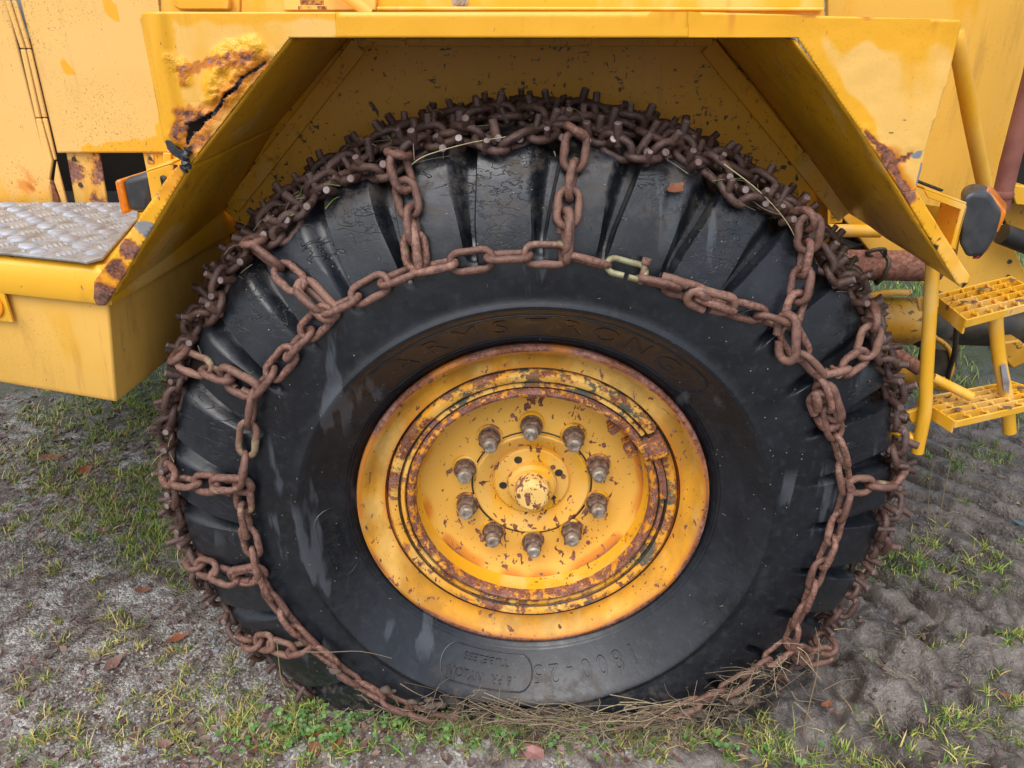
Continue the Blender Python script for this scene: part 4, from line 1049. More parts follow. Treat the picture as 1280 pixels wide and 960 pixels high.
def resample(pts, pitch):
    P_ = [Vector(p) for p in pts]; L = [0]
    for a, b in zip(P_[:-1], P_[1:]): L.append(L[-1]+(b-a).length)
    n_ = max(1, round(L[-1]/pitch)); out = []
    for i in range(n_):
        s_ = (i+.5)/n_*L[-1]; j = max(q_ for q_ in range(len(L)-1) if L[q_] <= s_)
        t = (s_-L[j])/(L[j+1]-L[j]); p = P_[j].lerp(P_[j+1], t)
        sa = max(0, s_-pitch*.5); sb = min(L[-1], s_+pitch*.5)
        def at(s__):
            jj_ = max(q_ for q_ in range(len(L)-1) if L[q_] <= s__+1e-9); tt = (s__-L[jj_])/(L[jj_+1]-L[jj_]); return P_[jj_].lerp(P_[jj_+1], min(1, tt))
        out.append((p, (at(sb)-at(sa)).normalized()))
    return out
def surf_normal(p):
    r = math.hypot(p.x, p.z-HUB.z); e = Vector((p.x/r, 0, (p.z-HUB.z)/r))
    q_ = max(0, min(1, (r-.60)/.15)); return (Vector((0, -1, 0))*(1-q_)+e*q_).normalized()
def on_tyre(u_, v_, lift=.016):
    p = W(u_, v_, -.08)
    for _ in range(6):
        r = math.hypot(p.x, p.z-HUB.z); dn = max(0, min(1, (-(p.z-HUB.z)/r-.35)/.65))
        yy = yside(min(r, .735))-.022*dn*dn*(3-2*dn)-lift; p = W(u_, v_, yy)
    return p
def run(pxs, pitch, meshes, lift=.016, start=0, rolls=(R(20), R(78)), smooth=4):
    pts = [on_tyre(u_, v_, lift) for (u_, v_) in pxs]
    if smooth: pts = cubic(pts, smooth)
    for i, (p, t) in enumerate(resample(pts, pitch)):
        flat = (i+start) % 2 == 0
        roll = (rolls[0] if flat else rolls[1])+random.uniform(-.22, .22)
        place('chain_link', random.choice(meshes), p+Vector((0, -.003 if flat else -.006, 0)), t, surf_normal(p), roll, chain, 1.0, random.uniform(-.06, .06))
# the outer side chain, hanging in shallow swags between the cross chains
segs = [
 [(706, 318), (655, 318), (600, 324), (552, 331), (521, 337)],
 [(521, 337), (480, 352), (440, 374), (409, 390)],
 [(409, 390), (375, 425), (345, 462), (320, 488)],
 [(320, 488), (313, 525), (308, 565), (303, 604)],
 [(303, 604), (308, 645), (316, 685), (325, 716)],
 [(325, 716), (345, 752), (372, 786), (392, 806)],
 [(392, 806), (430, 838), (470, 866), (512, 884)],
 [(512, 884), (570, 902), (640, 912), (740, 908)],
 [(740, 908), (820, 893), (890, 868), (935, 842), (985, 802)],
 [(985, 802), (1000, 765), (1018, 722), (1040, 668), (1057, 612)],
 [(1057, 612), (1052, 575), (1042, 535), (1032, 498), (1025, 470)],
 [(874, 372), (915, 384), (955, 396), (985, 408)],
 [(985, 412), (1000, 440), (1022, 465)],
 [(706, 318), (735, 325), (762, 331)]]
for i, s_ in enumerate(segs): run(s_, .0615, side_links, lift=.012, start=i)
# cross chains climbing over the shoulder
crosses = [
 [(707, 312), (709, 270), (715, 215), (721, 170)],
 [(521, 330), (516, 285), (508, 240), (497, 198)],
 [(405, 386), (372, 355), (345, 330), (318, 308)],
 [(318, 488), (285, 472), (252, 458), (226, 448)],
 [(300, 606), (270, 604), (245, 603), (222, 600)],
 [(322, 716), (295, 722), (268, 712)],
 [(388, 806), (358, 810), (340, 802)],
 [(988, 402), (998, 360), (1006, 315), (1012, 275)],
 [(1024, 466), (1052, 460), (1078, 442), (1088, 410)],
 [(1060, 606), (1085, 606), (1112, 604)],
 [(985, 803), (1010, 820), (1036, 812)]]
for i, s_ in enumerate(crosses): run(s_, .0495, cross_links, lift=.013, start=i+1, rolls=(R(8), R(84)))
# heavier closing hooks where cross chains meet the side chain
def hook(a, b, roll, lift=.017, me_=hook_link, name='chain_hook', sc_=1.0):
    pa, pb = on_tyre(*a, lift), on_tyre(*b, lift); place(name, me_, (pa+pb)/2, pb-pa, surf_normal((pa+pb)/2), roll, chain, sc_)
hook((709, 262), (706, 328), R(75)); hook((514, 275), (523, 345), R(70)); hook((375, 352), (418, 398), R(-50)); hook((272, 462), (328, 492), R(20))
hook((985, 395), (984, 450), R(62), .032); hook((1026, 472), (1046, 532), R(60), .022); hook((1020, 492), (1042, 535), R(15), .02)
hook((268, 605), (312, 607), R(10)); hook((285, 722), (335, 712), R(10)); hook((872, 372), (905, 380), R(20), .024)
# pale galvanised shackle with its bolt on the top right
pa, pb = on_tyre(760, 330, .02), on_tyre(806, 342, .02)
so_ = place('shackle', shk_mesh, (pa+pb)/2, pb-pa, Vector((0, -1, 0)), R(-40), chain, .86); so_['label'] = 'pale galvanised shackle'
bp_ = on_tyre(806, 334, .02); bx = Vector((-.25, -.1, -1)).normalized()
MB().tube([bp_-bx*.016, bp_-bx*.006, bp_-bx*.005, bp_+bx*.03], [.0085, .0085, .0055, .0055], 12).build('shackle_bolt', M['link'], chain)
run([(806, 348), (838, 357), (872, 366)], .0615, side_links, start=1, smooth=3)
for (a, b) in (((828, 346), (858, 356)), ((870, 364), (885, 376)), ((1018, 490), (1022, 512))):
    pa, pb = on_tyre(*a, .030), on_tyre(*b, .030); MB().tube(cubic([pa, (pa+pb)/2+Vector((0, -.006, .003)), pb], 4), .0085, 12).build('cut_link_end', M['link'], chain)
for (u_, v_) in ((1046, 466), (1062, 608)):
    p = on_tyre(u_, v_, .03); MB().tube([p+Vector((0, .025, 0)), p, p+Vector((0, -.002, 0)), p+Vector((0, -.010, 0))], [.005, .005, .008, .0076], 12).build('rivet', M['link'], chain)
# studded net over the tread: zigzag rows of links, two studs on each flat link
def rad_at(y):
    yy = [p_[0] for p_ in half]; rr_ = [p_[1] for p_ in half]; ym = y if y < CY else 2*CY-y
    j = max(0, len(half)-9); ys = yy[j:]; rs = rr_[j:]
    return float(np.interp(ym, ys, rs))
def tread_pt(th_, y, lift): 
    r = rad_at(y)+lift; return Vector((r*math.cos(th_), y, HUB.z+r*math.sin(th_)))
def add_studs(p, t, n_, k_, size=1.0, side=True):
    lk = k_
    b = n_.cross(t).normalized()
    for (sx, ang) in ((.018, 0.1), (-.018, -.15)) if side else ((0, .1),):
        if random.random() < .08: continue
        d = (n_+b*ang*random.uniform(.5, 3)+t*random.uniform(-.45, .45)).normalized()
        base = p+b*(sx if side else 0)
        q_ = d.to_track_quat('Z', 'Y').to_matrix()
        s1_ = bpy.data.objects.new('stud', studm); col.objects.link(s1_); s1_.parent = lk
        ml_ = MATS[lk.name].inverted() @ (Matrix.Translation(base) @ q_.to_4x4() @ Matrix.Scale(size*random.uniform(.72, 1.08), 4)); s1_.matrix_local = ml_
        s2_ = bpy.data.objects.new('worn_stud_tip', studtop); col.objects.link(s2_); s2_.parent = lk; s2_.matrix_local = ml_
rows = [(.008, .026, 0.0), (.065, .030, PI), (.128, .030, 0.0), (.195, .030, PI), (.262, .028, 0.0)]
per = 2*PI/44
for ri, (yc, amp, ph) in enumerate(rows):
    pts = []
    a0, a1 = (R(-52), R(232)) if ri == 0 else (R(-6), R(186))
    n_ = int((a1-a0)/(per/4))
    for i in range(n_+1):
        a = a0+(a1-a0)*i/n_
        y = yc+amp*math.sin(a/per*PI+ph)+random.uniform(-.004, .004)
        pts.append(tread_pt(a, y, (.007 if ri == 0 else .010)+random.uniform(-.002, .004)))
    for i, (p, t) in enumerate(resample(pts, .0515)):
        e = Vector((p.x, 0, p.z-HUB.z)).normalized()
        if ri == 0: e = (e+Vector((0, -.45, 0))).normalized()
        flat = i % 2 == 0
        lk = place('studded_link', random.choice(net_links), p+e*(.002 if flat else .007), t, e, (R(8) if flat else R(82))+random.uniform(-.25, .25), chain)
        add_studs(p+e*(.003 if flat else .019), t, e, lk, side=flat)
# short ties from the net's edge to the cross chains, and end-on studs facing out at the shoulder
for u_, v_ in ((497, 196), (721, 168), (317, 306), (225, 448), (221, 600), (1013, 274), (1090, 405), (1113, 604), (268, 713), (338, 803), (1036, 813)):
    p = on_tyre(u_, v_, .018); r = math.hypot(p.x, p.z-HUB.z); e = Vector((p.x/r, 0, (p.z-HUB.z)/r))
    p2 = tread_pt(math.atan2(e.z, e.x), .0, .016); 
    for i, (q_, t) in enumerate(resample([p, (p+p2)/2+Vector((0, -.008, 0))+e*.006, p2], .045)):
        place('chain_link', cross_links[0], q_, t, (e+Vector((0, -1, 0))).normalized(), R(30)+i, chain)
for i in range(64):
    a = R(-30)+R(240)*i/63+random.uniform(-.02, .02); p = tread_pt(a, -.006, .014); e = Vector((math.cos(a), 0, math.sin(a)))
    d = (Vector((0, -1, 0))+e*random.uniform(.0, .7)).normalized(); q_ = d.to_track_quat('Z', 'Y').to_matrix()
    for nme, mm_ in (('stud', studm), ('worn_stud_tip', studtop)):
        o = bpy.data.objects.new(nme, mm_); col.objects.link(o); o.parent = chain; o.matrix_local = Matrix.Translation(p-d*.008) @ q_.to_4x4()

# ------------------------------------------------------------------ plants, litter, stones
k = N('grass_blade'); a = k.attr('Col', 'Color')
k.set(Base_Color=a, Roughness=.5, Specular_IOR_Level=.4, Subsurface_Weight=0.0); M['grass'] = k.m
k = N('dry_straw'); a = k.attr('Col', 'Color'); M['straw'] = k.set(Base_Color=a, Roughness=.7)
k = N('leaf_litter'); a = k.attr('Col', 'Color'); M['litter'] = k.set(Base_Color=k.mix(k.math('MULTIPLY', k.noise(120, 3), .5), a, (.05, .03, .025)), Roughness=.55, Normal=k.bump(k.noise(180, 3), .4, .003))
k = N('pebble_stone'); a = k.attr('Col', 'Color'); M['stone'] = k.set(Base_Color=k.mix(k.math('MULTIPLY', k.noise(160, 3), .4), a, (.10, .09, .08)), Roughness=.6)
def blades(name, pos, hgt, wid, colr, lean, mat, nseg=3):
    """many tapered bent blades in one mesh; every argument an array"""
    n_ = len(pos); az_ = rng.uniform(0, 2*PI, n_); d = np.stack([np.cos(az_), np.sin(az_), np.zeros(n_)], 1)
    sd__ = np.stack([-np.sin(az_+rng.normal(0, .6, n_)), np.cos(az_), np.zeros(n_)], 1)
    V = np.zeros((n_, 2*nseg+1, 3)); 
    for i in range(nseg):
        t = i/nseg; c = pos+d*(lean*hgt*t**1.8)[:, None]; c[:, 2] += hgt*(t-.35*lean*t*t*np.clip(lean, 0, 1.2))
        w_ = (wid*(1-.75*t*t))[:, None]
        V[:, 2*i] = c-sd__*w_; V[:, 2*i+1] = c+sd__*w_
    c = pos+d*(lean*hgt)[:, None]; c[:, 2] += hgt*(1-.35*lean*np.clip(lean, 0, 1.2)); V[:, 2*nseg] = c
    F3 = []; K_ = 2*nseg+1
    for i in range(nseg-1): F3 += [(2*i, 2*i+1, 2*i+3), (2*i, 2*i+3, 2*i+2)]
    F3.append((2*nseg-2, 2*nseg-1, 2*nseg)); F3 = np.array(F3)
    F = (F3[None]+(np.arange(n_)*K_)[:, None, None]).reshape(-1, 3)
    me = fast_mesh(name, V.reshape(-1, 3), F, True); cattr(me, 'Col', np.repeat(colr, K_, axis=0))
    return link_obj(name, me, mat)
def tyre_clear(x, y): return ~((np.abs(x) < .50) & (y > -.09) & (y < .40))
def grass_colors(n_, dry):
    g = np.array([(.095, .20, .022), (.15, .26, .03), (.24, .30, .045), (.06, .135, .02)])[rng.integers(0, 4, n_)]
    y_ = np.array([(.44, .36, .10), (.36, .29, .09), (.46, .40, .17)])[rng.integers(0, 3, n_)]
    f = (rng.random(n_) < dry)[:, None]
    c = np.where(f, y_, g); return c*rng.uniform(.75, 1.2, (n_, 1))
def clumps(px_patches, per_clump, hmin, hmax):
    P_, Cc = [], []
    for (u_, v_, su, sv, cnt, dry) in px_patches:
        for _ in range(max(2, int(cnt*(.85 if u_ < 300 and v_ < 700 else .45)))):
            p = Wz(random.gauss(u_, su), min(1150, max(140, random.gauss(v_, sv))), 0)
            if p.y > 12: continue
            nb_ = random.randint(*per_clump)
            xy = np.array([p.x, p.y])+rng.normal(0, .010, (nb_, 2)); P_.append(xy); Cc.append(grass_colors(nb_, dry))
    xy = np.concatenate(P_); c = np.concatenate(Cc); ok = tyre_clear(xy[:, 0], xy[:, 1]); xy = xy[ok]; c = c[ok]
    z = gheight(xy[:, 0], xy[:, 1])-.004
    pos = np.stack([xy[:, 0], xy[:, 1], z], 1); n_ = len(pos)
    return pos, rng.uniform(hmin, hmax, n_)*rng.uniform(.6, 1.15, n_), c
left_patches = [(60, 560, 60, 30, 50, .35), (160, 520, 50, 25, 130, .3), (205, 500, 25, 20, 90, .35), (130, 600, 70, 30, 130, .4), (190, 650, 45, 35, 130, .35), (90, 650, 60, 25, 60, .4),
   (210, 590, 20, 40, 40, .3), (40, 720, 40, 40, 14, .6), (150, 810, 40, 20, 22, .7), (175, 760, 60, 30, 18, .5), (210, 900, 50, 30, 46, .6), (120, 920, 60, 30, 30, .55), (40, 950, 40, 25, 20, .4), (290, 905, 45, 22, 46, .6),
   (385, 915, 40, 28, 60, .25), (330, 930, 40, 20, 40, .3), (60, 860, 40, 40, 14, .55), (250, 830, 50, 30, 20, .55)]
bottom_patches = [(440, 915, 40, 22, 46, .3), (530, 935, 50, 18, 44, .25), (620, 945, 50, 14, 34, .25), (740, 948, 60, 14, 34, .45), (860, 940, 60, 16, 40, .5), (950, 930, 35, 22, 30, .45), (480, 880, 40, 14, 26, .55)]
right_patches = [(1130, 690, 22, 16, 60, .15), (1200, 700, 40, 18, 85, .25), (1262, 690, 25, 18, 22, .25), (1095, 700, 12, 12, 18, .2), (1215, 570, 25, 10, 60, .08), (1225, 890, 30, 16, 46, .3), (1180, 790, 15, 8, 9, .3), (1262, 790, 20, 12, 18, .3),
   (1020, 945, 40, 12, 36, .35), (1130, 900, 70, 30, 20, .55), (1060, 950, 50, 10, 22, .35), (1270, 850, 20, 20, 12, .3), (1170, 940, 50, 14, 20, .4), (1250, 640, 30, 12, 14, .3), (1040, 720, 14, 18, 16, .3)]
pos, h, c = clumps(left_patches+bottom_patches+right_patches, (14, 34), .014, .040)
tall = rng.random(len(h)) < .06; h = np.where(tall, h*1.8, h)
gr = blades('grass', pos, h, rng.uniform(.0008, .0020, len(h)), c, rng.uniform(.2, 1.3, len(h)), M['grass'])
tag(gr, 'short green and yellowing grass tufts growing from the mud', 'grass', kind='stuff')
# denser turf beyond the machine
n_ = 42000; x = rng.uniform(.5, 5.2, n_); y = 1.15+rng.random(n_)**1.4*5.5; 
lane = track(x, y)[0]; keep = (fbm(x, y, 2.1, 3, 91) > .40+.0*x) & (rng.random(n_) > lane*.95); x, y = x[keep], y[keep]; n_ = len(x)
pos = np.stack([x, y, gheight(x, y)-.004], 1)
tf = blades('turf', pos, rng.uniform(.03, .085, n_), rng.uniform(.0014, .003, n_), grass_colors(n_, .10), rng.uniform(.2, 1.2, n_), M['grass'])
tag(tf, 'dense green turf beyond the machine on the right', 'turf', kind='stuff')
n_ = 16000; x = rng.uniform(-3.2, -.45, n_); y = rng.uniform(.35, 2.2, n_); keep = fbm(x, y, 2.6, 3, 93) > .55; x, y = x[keep], y[keep]; n_ = len(x)
pos = np.stack([x, y, gheight(x, y)-.004], 1)
tf = blades('grass', pos, rng.uniform(.02, .055, n_), rng.uniform(.0010, .0022, n_), grass_colors(n_, .35), rng.uniform(.3, 1.3, n_), M['grass'])
tag(tf, 'patchy yellow green grass under and beside the yellow step box', 'grass', kind='stuff')

# clover and small round weeds by the front of the tyre
m = []; Vv, Ff, Cv = [], [], []
def disc(p, r, nrm_, colr, k_=6):
    b = len(Vv); q_ = nrm_.orthogonal().normalized(); s_ = nrm_.cross(q_)
    Vv.append(tuple(p)); Cv.append(colr)
    for i in range(k_):
        a_ = 2*PI*i/k_; Vv.append(tuple(p+(q_*math.cos(a_)+s_*math.sin(a_))*r*random.uniform(.85, 1.1)+nrm_*r*.18)); Cv.append(colr)
    for i in range(k_): Ff.append((b, b+1+i, b+1+(i+1) % k_))
for (u_, v_, su, sv, cnt) in ((430, 915, 40, 18, 55), (380, 930, 30, 15, 25), (520, 930, 50, 14, 45), (620, 945, 50, 8, 22), (600, 925, 30, 10, 10), (900, 950, 70, 8, 22), (300, 930, 30, 14, 14), (700, 955, 50, 6, 12)):
    for _ in range(cnt):
        p = Wz(random.gauss(u_, su), random.gauss(v_, sv), 0); p.z = float(gheight(p.x, p.y))+random.uniform(.008, .03)
        g_ = random.choice(((.07, .17, .035), (.10, .21, .05), (.06, .13, .03), (.13, .22, .06))); r0 = random.uniform(.0035, .0065)
        for i in range(3):
            a_ = 2*PI*i/3+random.random(); nn_ = Vector((random.gauss(0, .3), random.gauss(-.15, .3), 1)).normalized(); disc(p+Vector((math.cos(a_), math.sin(a_), 0))*r0*1.05, r0, nn_, g_)
me = fast_mesh('clover', np.array(Vv), np.array(Ff)); cattr(me, 'Col', np.array(Cv)); tag(link_obj('clover', me, M['grass']), 'small bright green clover leaves in front of the tyre', 'clover', kind='stuff')

# rotting leaf litter pressed into the ground
def leaf_pts(L, wd, curl, twist):
    out = []
    for i in range(6):
        t = i/5; w_ = wd*math.sin(PI*min(1, t*.92+.04))**.8*random.uniform(.62, 1.15); z = curl*L*(t-.5)**2
        out += [Vector((L*(t-.5), -w_, z+abs(w_)*twist)), Vector((L*(t-.5), 0, z)), Vector((L*(t-.5), w_, z+abs(w_)*twist*.7))]
    return out
LF = [(3*i+j, 3*i+j+1, 3*i+j+4, 3*i+j+3) for i in range(5) for j in range(2)]
Vv, Ff, Cv = [], [], []
tones = [(.13, .078, .072), (.17, .105, .09), (.10, .06, .052), (.21, .14, .12), (.14, .07, .05), (.24, .16, .125)]
def litter(cnt, fu, L0, L1, flat=.25):
    for _ in range(cnt):
        u_, v_ = fu(); p = Wz(u_, v_, 0)
        if not tyre_clear(np.array([p.x]), np.array([p.y]))[0] or p.y > 6: continue
        p.z = float(gheight(p.x, p.y))+random.uniform(.001, .006); L = random.uniform(L0, L1)
        Mx = Matrix.Rotation(random.uniform(0, 6.3), 3, 'Z') @ Matrix.Rotation(random.gauss(0, flat), 3, 'X') @ Matrix.Rotation(random.gauss(0, flat), 3, 'Y')
        b = len(Vv); c_ = Vector(random.choice(tones))*random.uniform(.7, 1.25)
        for q_ in leaf_pts(L, L*random.uniform(.22, .38), random.uniform(-.5, .9), random.uniform(-.3, .6)): Vv.append(tuple(p+Mx @ q_)); Cv.append(tuple(c_))
        Ff.extend([tuple(i+b for i in f) for f in LF])
litter(900, lambda: (random.gauss(90, 90), random.gauss(560, 45)), .014, .034)
litter(1100, lambda: (random.uniform(-30, 260), random.uniform(500, 960)), .006, .024)
litter(420, lambda: (random.gauss(330, 90), random.gauss(930, 25)), .010, .030)
litter(260, lambda: (random.uniform(420, 960), random.gauss(945, 14)), .012, .032)
litter(120, lambda: (random.uniform(1000, 1290), random.uniform(620, 960)), .010, .028)
me = fast_mesh('leaf_litter', np.array(Vv), np.array(Ff)); cattr(me, 'Col', np.array(Cv)); tag(link_obj('leaf_litter', me, M['litter']), 'mat of rotting dull brown leaves pressed into the ground', 'leaf litter', kind='stuff')

# gravel
ico = bmesh.new(); bmesh.ops.create_icosphere(ico, subdivisions=1, radius=1.0); ico.verts.ensure_lookup_table()
IV = np.array([v.co[:] for v in ico.verts]); IF = np.array([[v.index for v in f.verts] for f in ico.faces]); ico.free()
def stones(name, xy, r0, colr, sink=.35):
    n_ = len(xy); z = gheight(xy[:, 0], xy[:, 1]); s_ = r0[:, None]*rng.uniform(.6, 1.35, (n_, 3)); s_[:, 2] *= .65
    jit = rng.uniform(.8, 1.15, (n_, len(IV), 1)); a_ = rng.uniform(0, 6.28, n_); V = IV[None]*jit*s_[:, None, :]
    x_ = V[:, :, 0]*np.cos(a_)[:, None]-V[:, :, 1]*np.sin(a_)[:, None]; y_ = V[:, :, 0]*np.sin(a_)[:, None]+V[:, :, 1]*np.cos(a_)[:, None]
    V = np.stack([x_+xy[:, :1], y_+xy[:, 1:2], V[:, :, 2]+(z+s_[:, 2]*sink)[:, None]], -1)
    F = (IF[None]+(np.arange(n_)*len(IV))[:, None, None]).reshape(-1, 3)
    me = fast_mesh(name, V.reshape(-1, 3), F, False); cattr(me, 'Col', np.repeat(colr, len(IV), axis=0)); return link_obj(name, me, M['stone'])
n_ = 30000; x = rng.uniform(-1.7, -.1, n_); y = rng.uniform(-.4, 1.0, n_); keep = (fbm(x, y, 2.3, 3, 95) > .43) & tyre_clear(x, y) & (rng.random(n_) < sst(-.05, -.4, x)+.15); x, y = x[keep], y[keep]; n_ = len(x)
gc = np.array([(.20, .185, .17), (.13, .12, .115), (.28, .26, .235), (.17, .13, .11), (.22, .22, .225), (.34, .31, .26)])[rng.integers(0, 6, n_)]*rng.uniform(.7, 1.2, (n_, 1))
tag(stones('gravel', np.stack([x, y], 1), rng.uniform(.0013, .0056, n_)*rng.uniform(.5, 1.2, n_), gc*1.15), 'fine grey gravel trodden into the soil left of the tyre', 'gravel', kind='stuff')
n_ = 4500; x = rng.uniform(.2, 2.1, n_); y = rng.uniform(-.35, 1.3, n_); keep = (fbm(x, y, 5.3, 3, 97) > .5) & tyre_clear(x, y); x, y = x[keep], y[keep]; n_ = len(x)
gc = np.array([(.10, .08, .066), (.07, .055, .044), (.14, .118, .098), (.05, .038, .03)])[rng.integers(0, 4, n_)]*rng.uniform(.75, 1.2, (n_, 1))
tag(stones('mud_crumbs', np.stack([x, y], 1), rng.uniform(.0015, .009, n_)*rng.uniform(.4, 1.2, n_)**2, gc, .1), 'crumbs of dark mud scattered right of the tyre', 'mud', kind='stuff')
# the larger pebbles and leaves are things of their own
def pebble(u_, v_, r_px, colr, label, group=None):
    p = Wz(u_, v_, 0); r0 = r_px*(Wz(u_+1, v_, 0)-p).length
    o = stones('pebble', np.array([[p.x, p.y]]), np.array([r0]), np.array([colr])); tag(o, label, 'pebble', group)
blue = (.21, .225, .25)
for (u_, v_, r_) in ((264, 793, 4), (268, 803, 5), (271, 816, 4.5), (256, 824, 4), (242, 843, 4), (250, 838, 3)): pebble(u_, v_, r_, blue, 'small blue grey pebble in the cluster beside the lower left chain', 'pebbles beside the chain')
for (u_, v_, r_) in ((184, 934, 4.5), (192, 942, 5), (224, 944, 4), (181, 944, 3.5)): pebble(u_, v_, r_, blue, 'small blue grey pebble in the trio at the bottom left', 'pebbles at the bottom left')
pebble(321, 929, 4, blue, 'lone blue grey pebble near the brown leaves below the chain')
pebble(666, 960, 14, (.30, .13, .11), 'reddish pebble at the bottom edge below the wheel hub')
pebble(116, 880, 4.5, (.27, .25, .23), 'lone pale grey pebble among the lower left grass')
leafmats = []
for i, (c1, c2) in enumerate((((.30, .095, .035), (.18, .06, .03)), ((.22, .12, .095), (.14, .075, .06)), ((.27, .10, .05), (.14, .06, .035)), ((.14, .075, .06), (.09, .045, .04)))):
    k = N('fallen_leaf_tone'); leafmats.append(k.set(Base_Color=k.mix(k.noise(90, 4), c2, c1), Roughness=.5, Normal=k.bump(k.noise(170, 3), .4, .003)))
def fallen(u_, v_, Lpx, rot, tone, label, group=None, p=None, tilt=(0, 0), up=None):
    if p is None:
        p = Wz(u_, v_, 0); p.z = float(gheight(p.x, p.y))+.007
    L = Lpx*(W(u_+1, v_, p.y)-W(u_, v_, p.y)).length
    base = Matrix.Rotation(rot, 3, 'Z') @ Matrix.Rotation(tilt[0], 3, 'X') @ Matrix.Rotation(tilt[1], 3, 'Y')
    if up is not None: base = up.to_track_quat('Z', 'Y').to_matrix() @ base
    m = MB(); m.add([p+base @ q_ for q_ in leaf_pts(L, L*.30, .5, .35)], LF); st_ = base @ Vector((L*.5, 0, .5*.25*L)); 
    m.tube([p+st_, p+st_*1.35], .0008, 5)
    return tag(m.build('fallen_leaf', leafmats[tone], None, 60), label, 'leaf', group)
fallen(222, 800, 26, .5, 0, 'bright orange brown leaf on gravel left of the lower chain')
fallen(142, 832, 30, 1.2, 1, 'broad dull pinkish brown leaf on lower left gravel', tilt=(.3, 0))
fallen(66, 578, 26, .4, 2, 'rusty red leaf on grass below the yellow step box', tilt=(.2, .1))
fallen(107, 594, 20, .9, 0, 'dark red leaf standing in grass below the step box', tilt=(.5, 0))
fallen(130, 668, 18, .6, 1, 'pale brown leaf on soil left of the tyre', tilt=(.2, 0))
fallen(205, 932, 24, .2, 1, 'brown curled leaf near pebbles at bottom left', tilt=(.2, .2)); fallen(316, 940, 30, 2.2, 3, 'dark brown leaf at the bottom edge below the chain')
fallen(180, 742, 20, .1, 2, 'small orange leaf scrap on gravel mid left')
for (u_, v_, L, r_, t_) in ((405, 930, 22, .3, 0), (425, 945, 26, 1.5, 0), (395, 948, 22, 2.2, 2), (440, 925, 18, .9, 2), (412, 915, 18, 2.8, 3), (455, 952, 20, 1.0, 3)):
    fallen(u_, v_, L, r_, t_, 'reddish brown leaf in the small heap under the lower left tyre edge', 'leaf heap below the tyre', tilt=(random.uniform(-.3, .3), random.uniform(-.3, .3)))
fallen(1262, 866, 22, 2.5, 0, 'red brown leaf in the mud at the far lower right', tilt=(.3, 0)); fallen(1033, 880, 16, .4, 0, 'small orange leaf on mud right of the tyre')
# the leaf stuck on the tyre shoulder
p = on_tyre(843, 237, .008); fallen(843, 237, 34, .35, 2, 'brown leaf stuck on the upper right tyre shoulder', p=p, up=(surf_normal(p)+Vector((0, -.4, .3))).normalized())
k = N('fresh_green_leaf'); M['fresh'] = k.set(Base_Color=(.14, .32, .045), Roughness=.4); leafmats.append(M['fresh'])
p = on_tyre(366, 270, .03); fallen(366, 270, 12, .2, 4, 'small bright green leaf caught in the upper left chain', p=p, up=surf_normal(p))

# straw and roots dragged round the foot of the tyre
SV, SF, SC = [], [], []
def strand(pts, r0, colr):
    m = MB(); m.tube(pts, [r0*(1-.5*i/(len(pts)-1)) for i in range(len(pts))], 4, caps=False); b = len(SV)
    SV.extend(m.v); SF.extend([tuple(i+b for i in f) for f in m.f]); SC.extend([colr]*len(m.v))
def sc__(): return tuple(Vector(random.choice(((.36, .28, .17), (.27, .20, .13), (.17, .12, .08), (.44, .37, .22), (.22, .17, .12))))*random.uniform(.5, .95))
for _ in range(130):
    cx = random.gauss(735, 80); sp__ = random.uniform(15, 90); lvl = random.gauss(906, 9)-((cx-735)/110.)**2*7
    u0, u1 = cx-sp__, cx+sp__*random.uniform(.4, 1); sl = random.gauss(0, .16)
    sag = random.uniform(-10, 16); yv = random.uniform(-.185, -.10); kk = [random.gauss(0, 3.5) for _ in range(4)]
    def arc(i_, t):
        u_ = u0+(u1-u0)*t; v_ = lvl+sag*2*t*(1-t)-((u_-735)/200)**2*20+kk[i_]+sl*(u_-cx); return W(u_, v_, yv+random.uniform(-.008, .008))
    strand(cubic([arc(i_, t) for i_, t in enumerate((0, .33, .66, 1))], 3), random.uniform(.0006, .0014), sc__())
for _ in range(360):
    u_ = random.gauss(740, 110); p = W(u_, 905-((u_-735)/110.)**2*7+random.gauss(4, 10), random.uniform(-.19, -.10)); d = Vector((random.gauss(0, .8), random.gauss(-.3, .6), random.gauss(-.15, .6))).normalized()*random.uniform(.02, .09)
    strand(cubic([p, p+d*.4+Vector((random.gauss(0, .008), 0, random.uniform(-.012, .016))), p+d*.7+Vector((random.gauss(0, .008), 0, random.uniform(-.012, .012))), p+d], 4), random.uniform(.0005, .0013), sc__())
for _ in range(110):
    u_, v_ = random.gauss(930, 50), 0; v_ = 862-(u_-900)*.55+random.gauss(8, 9); yv = random.uniform(-.15, -.10); p = W(u_, v_, yv); d = Vector((random.gauss(0, 1), random.gauss(-.2, .5), random.gauss(-.2, .7))).normalized()*random.uniform(.02, .07)
    strand(cubic([p, p+d*.5+Vector((0, 0, random.uniform(-.01, .015))), p+d], 4), random.uniform(.0006, .0013), sc__())
for _ in range(120):
    u_ = random.gauss(540, 60); v_ = 893+random.gauss(0, 7); p = W(u_, v_, random.uniform(-.14, -.10)); d = Vector((random.gauss(0, 1), random.gauss(-.2, .4), random.gauss(0, .4))).normalized()*random.uniform(.02, .07)
    strand(cubic([p, p+d*.5+Vector((0, 0, random.uniform(-.01, .01))), p+d], 4), random.uniform(.0006, .0013), sc__())
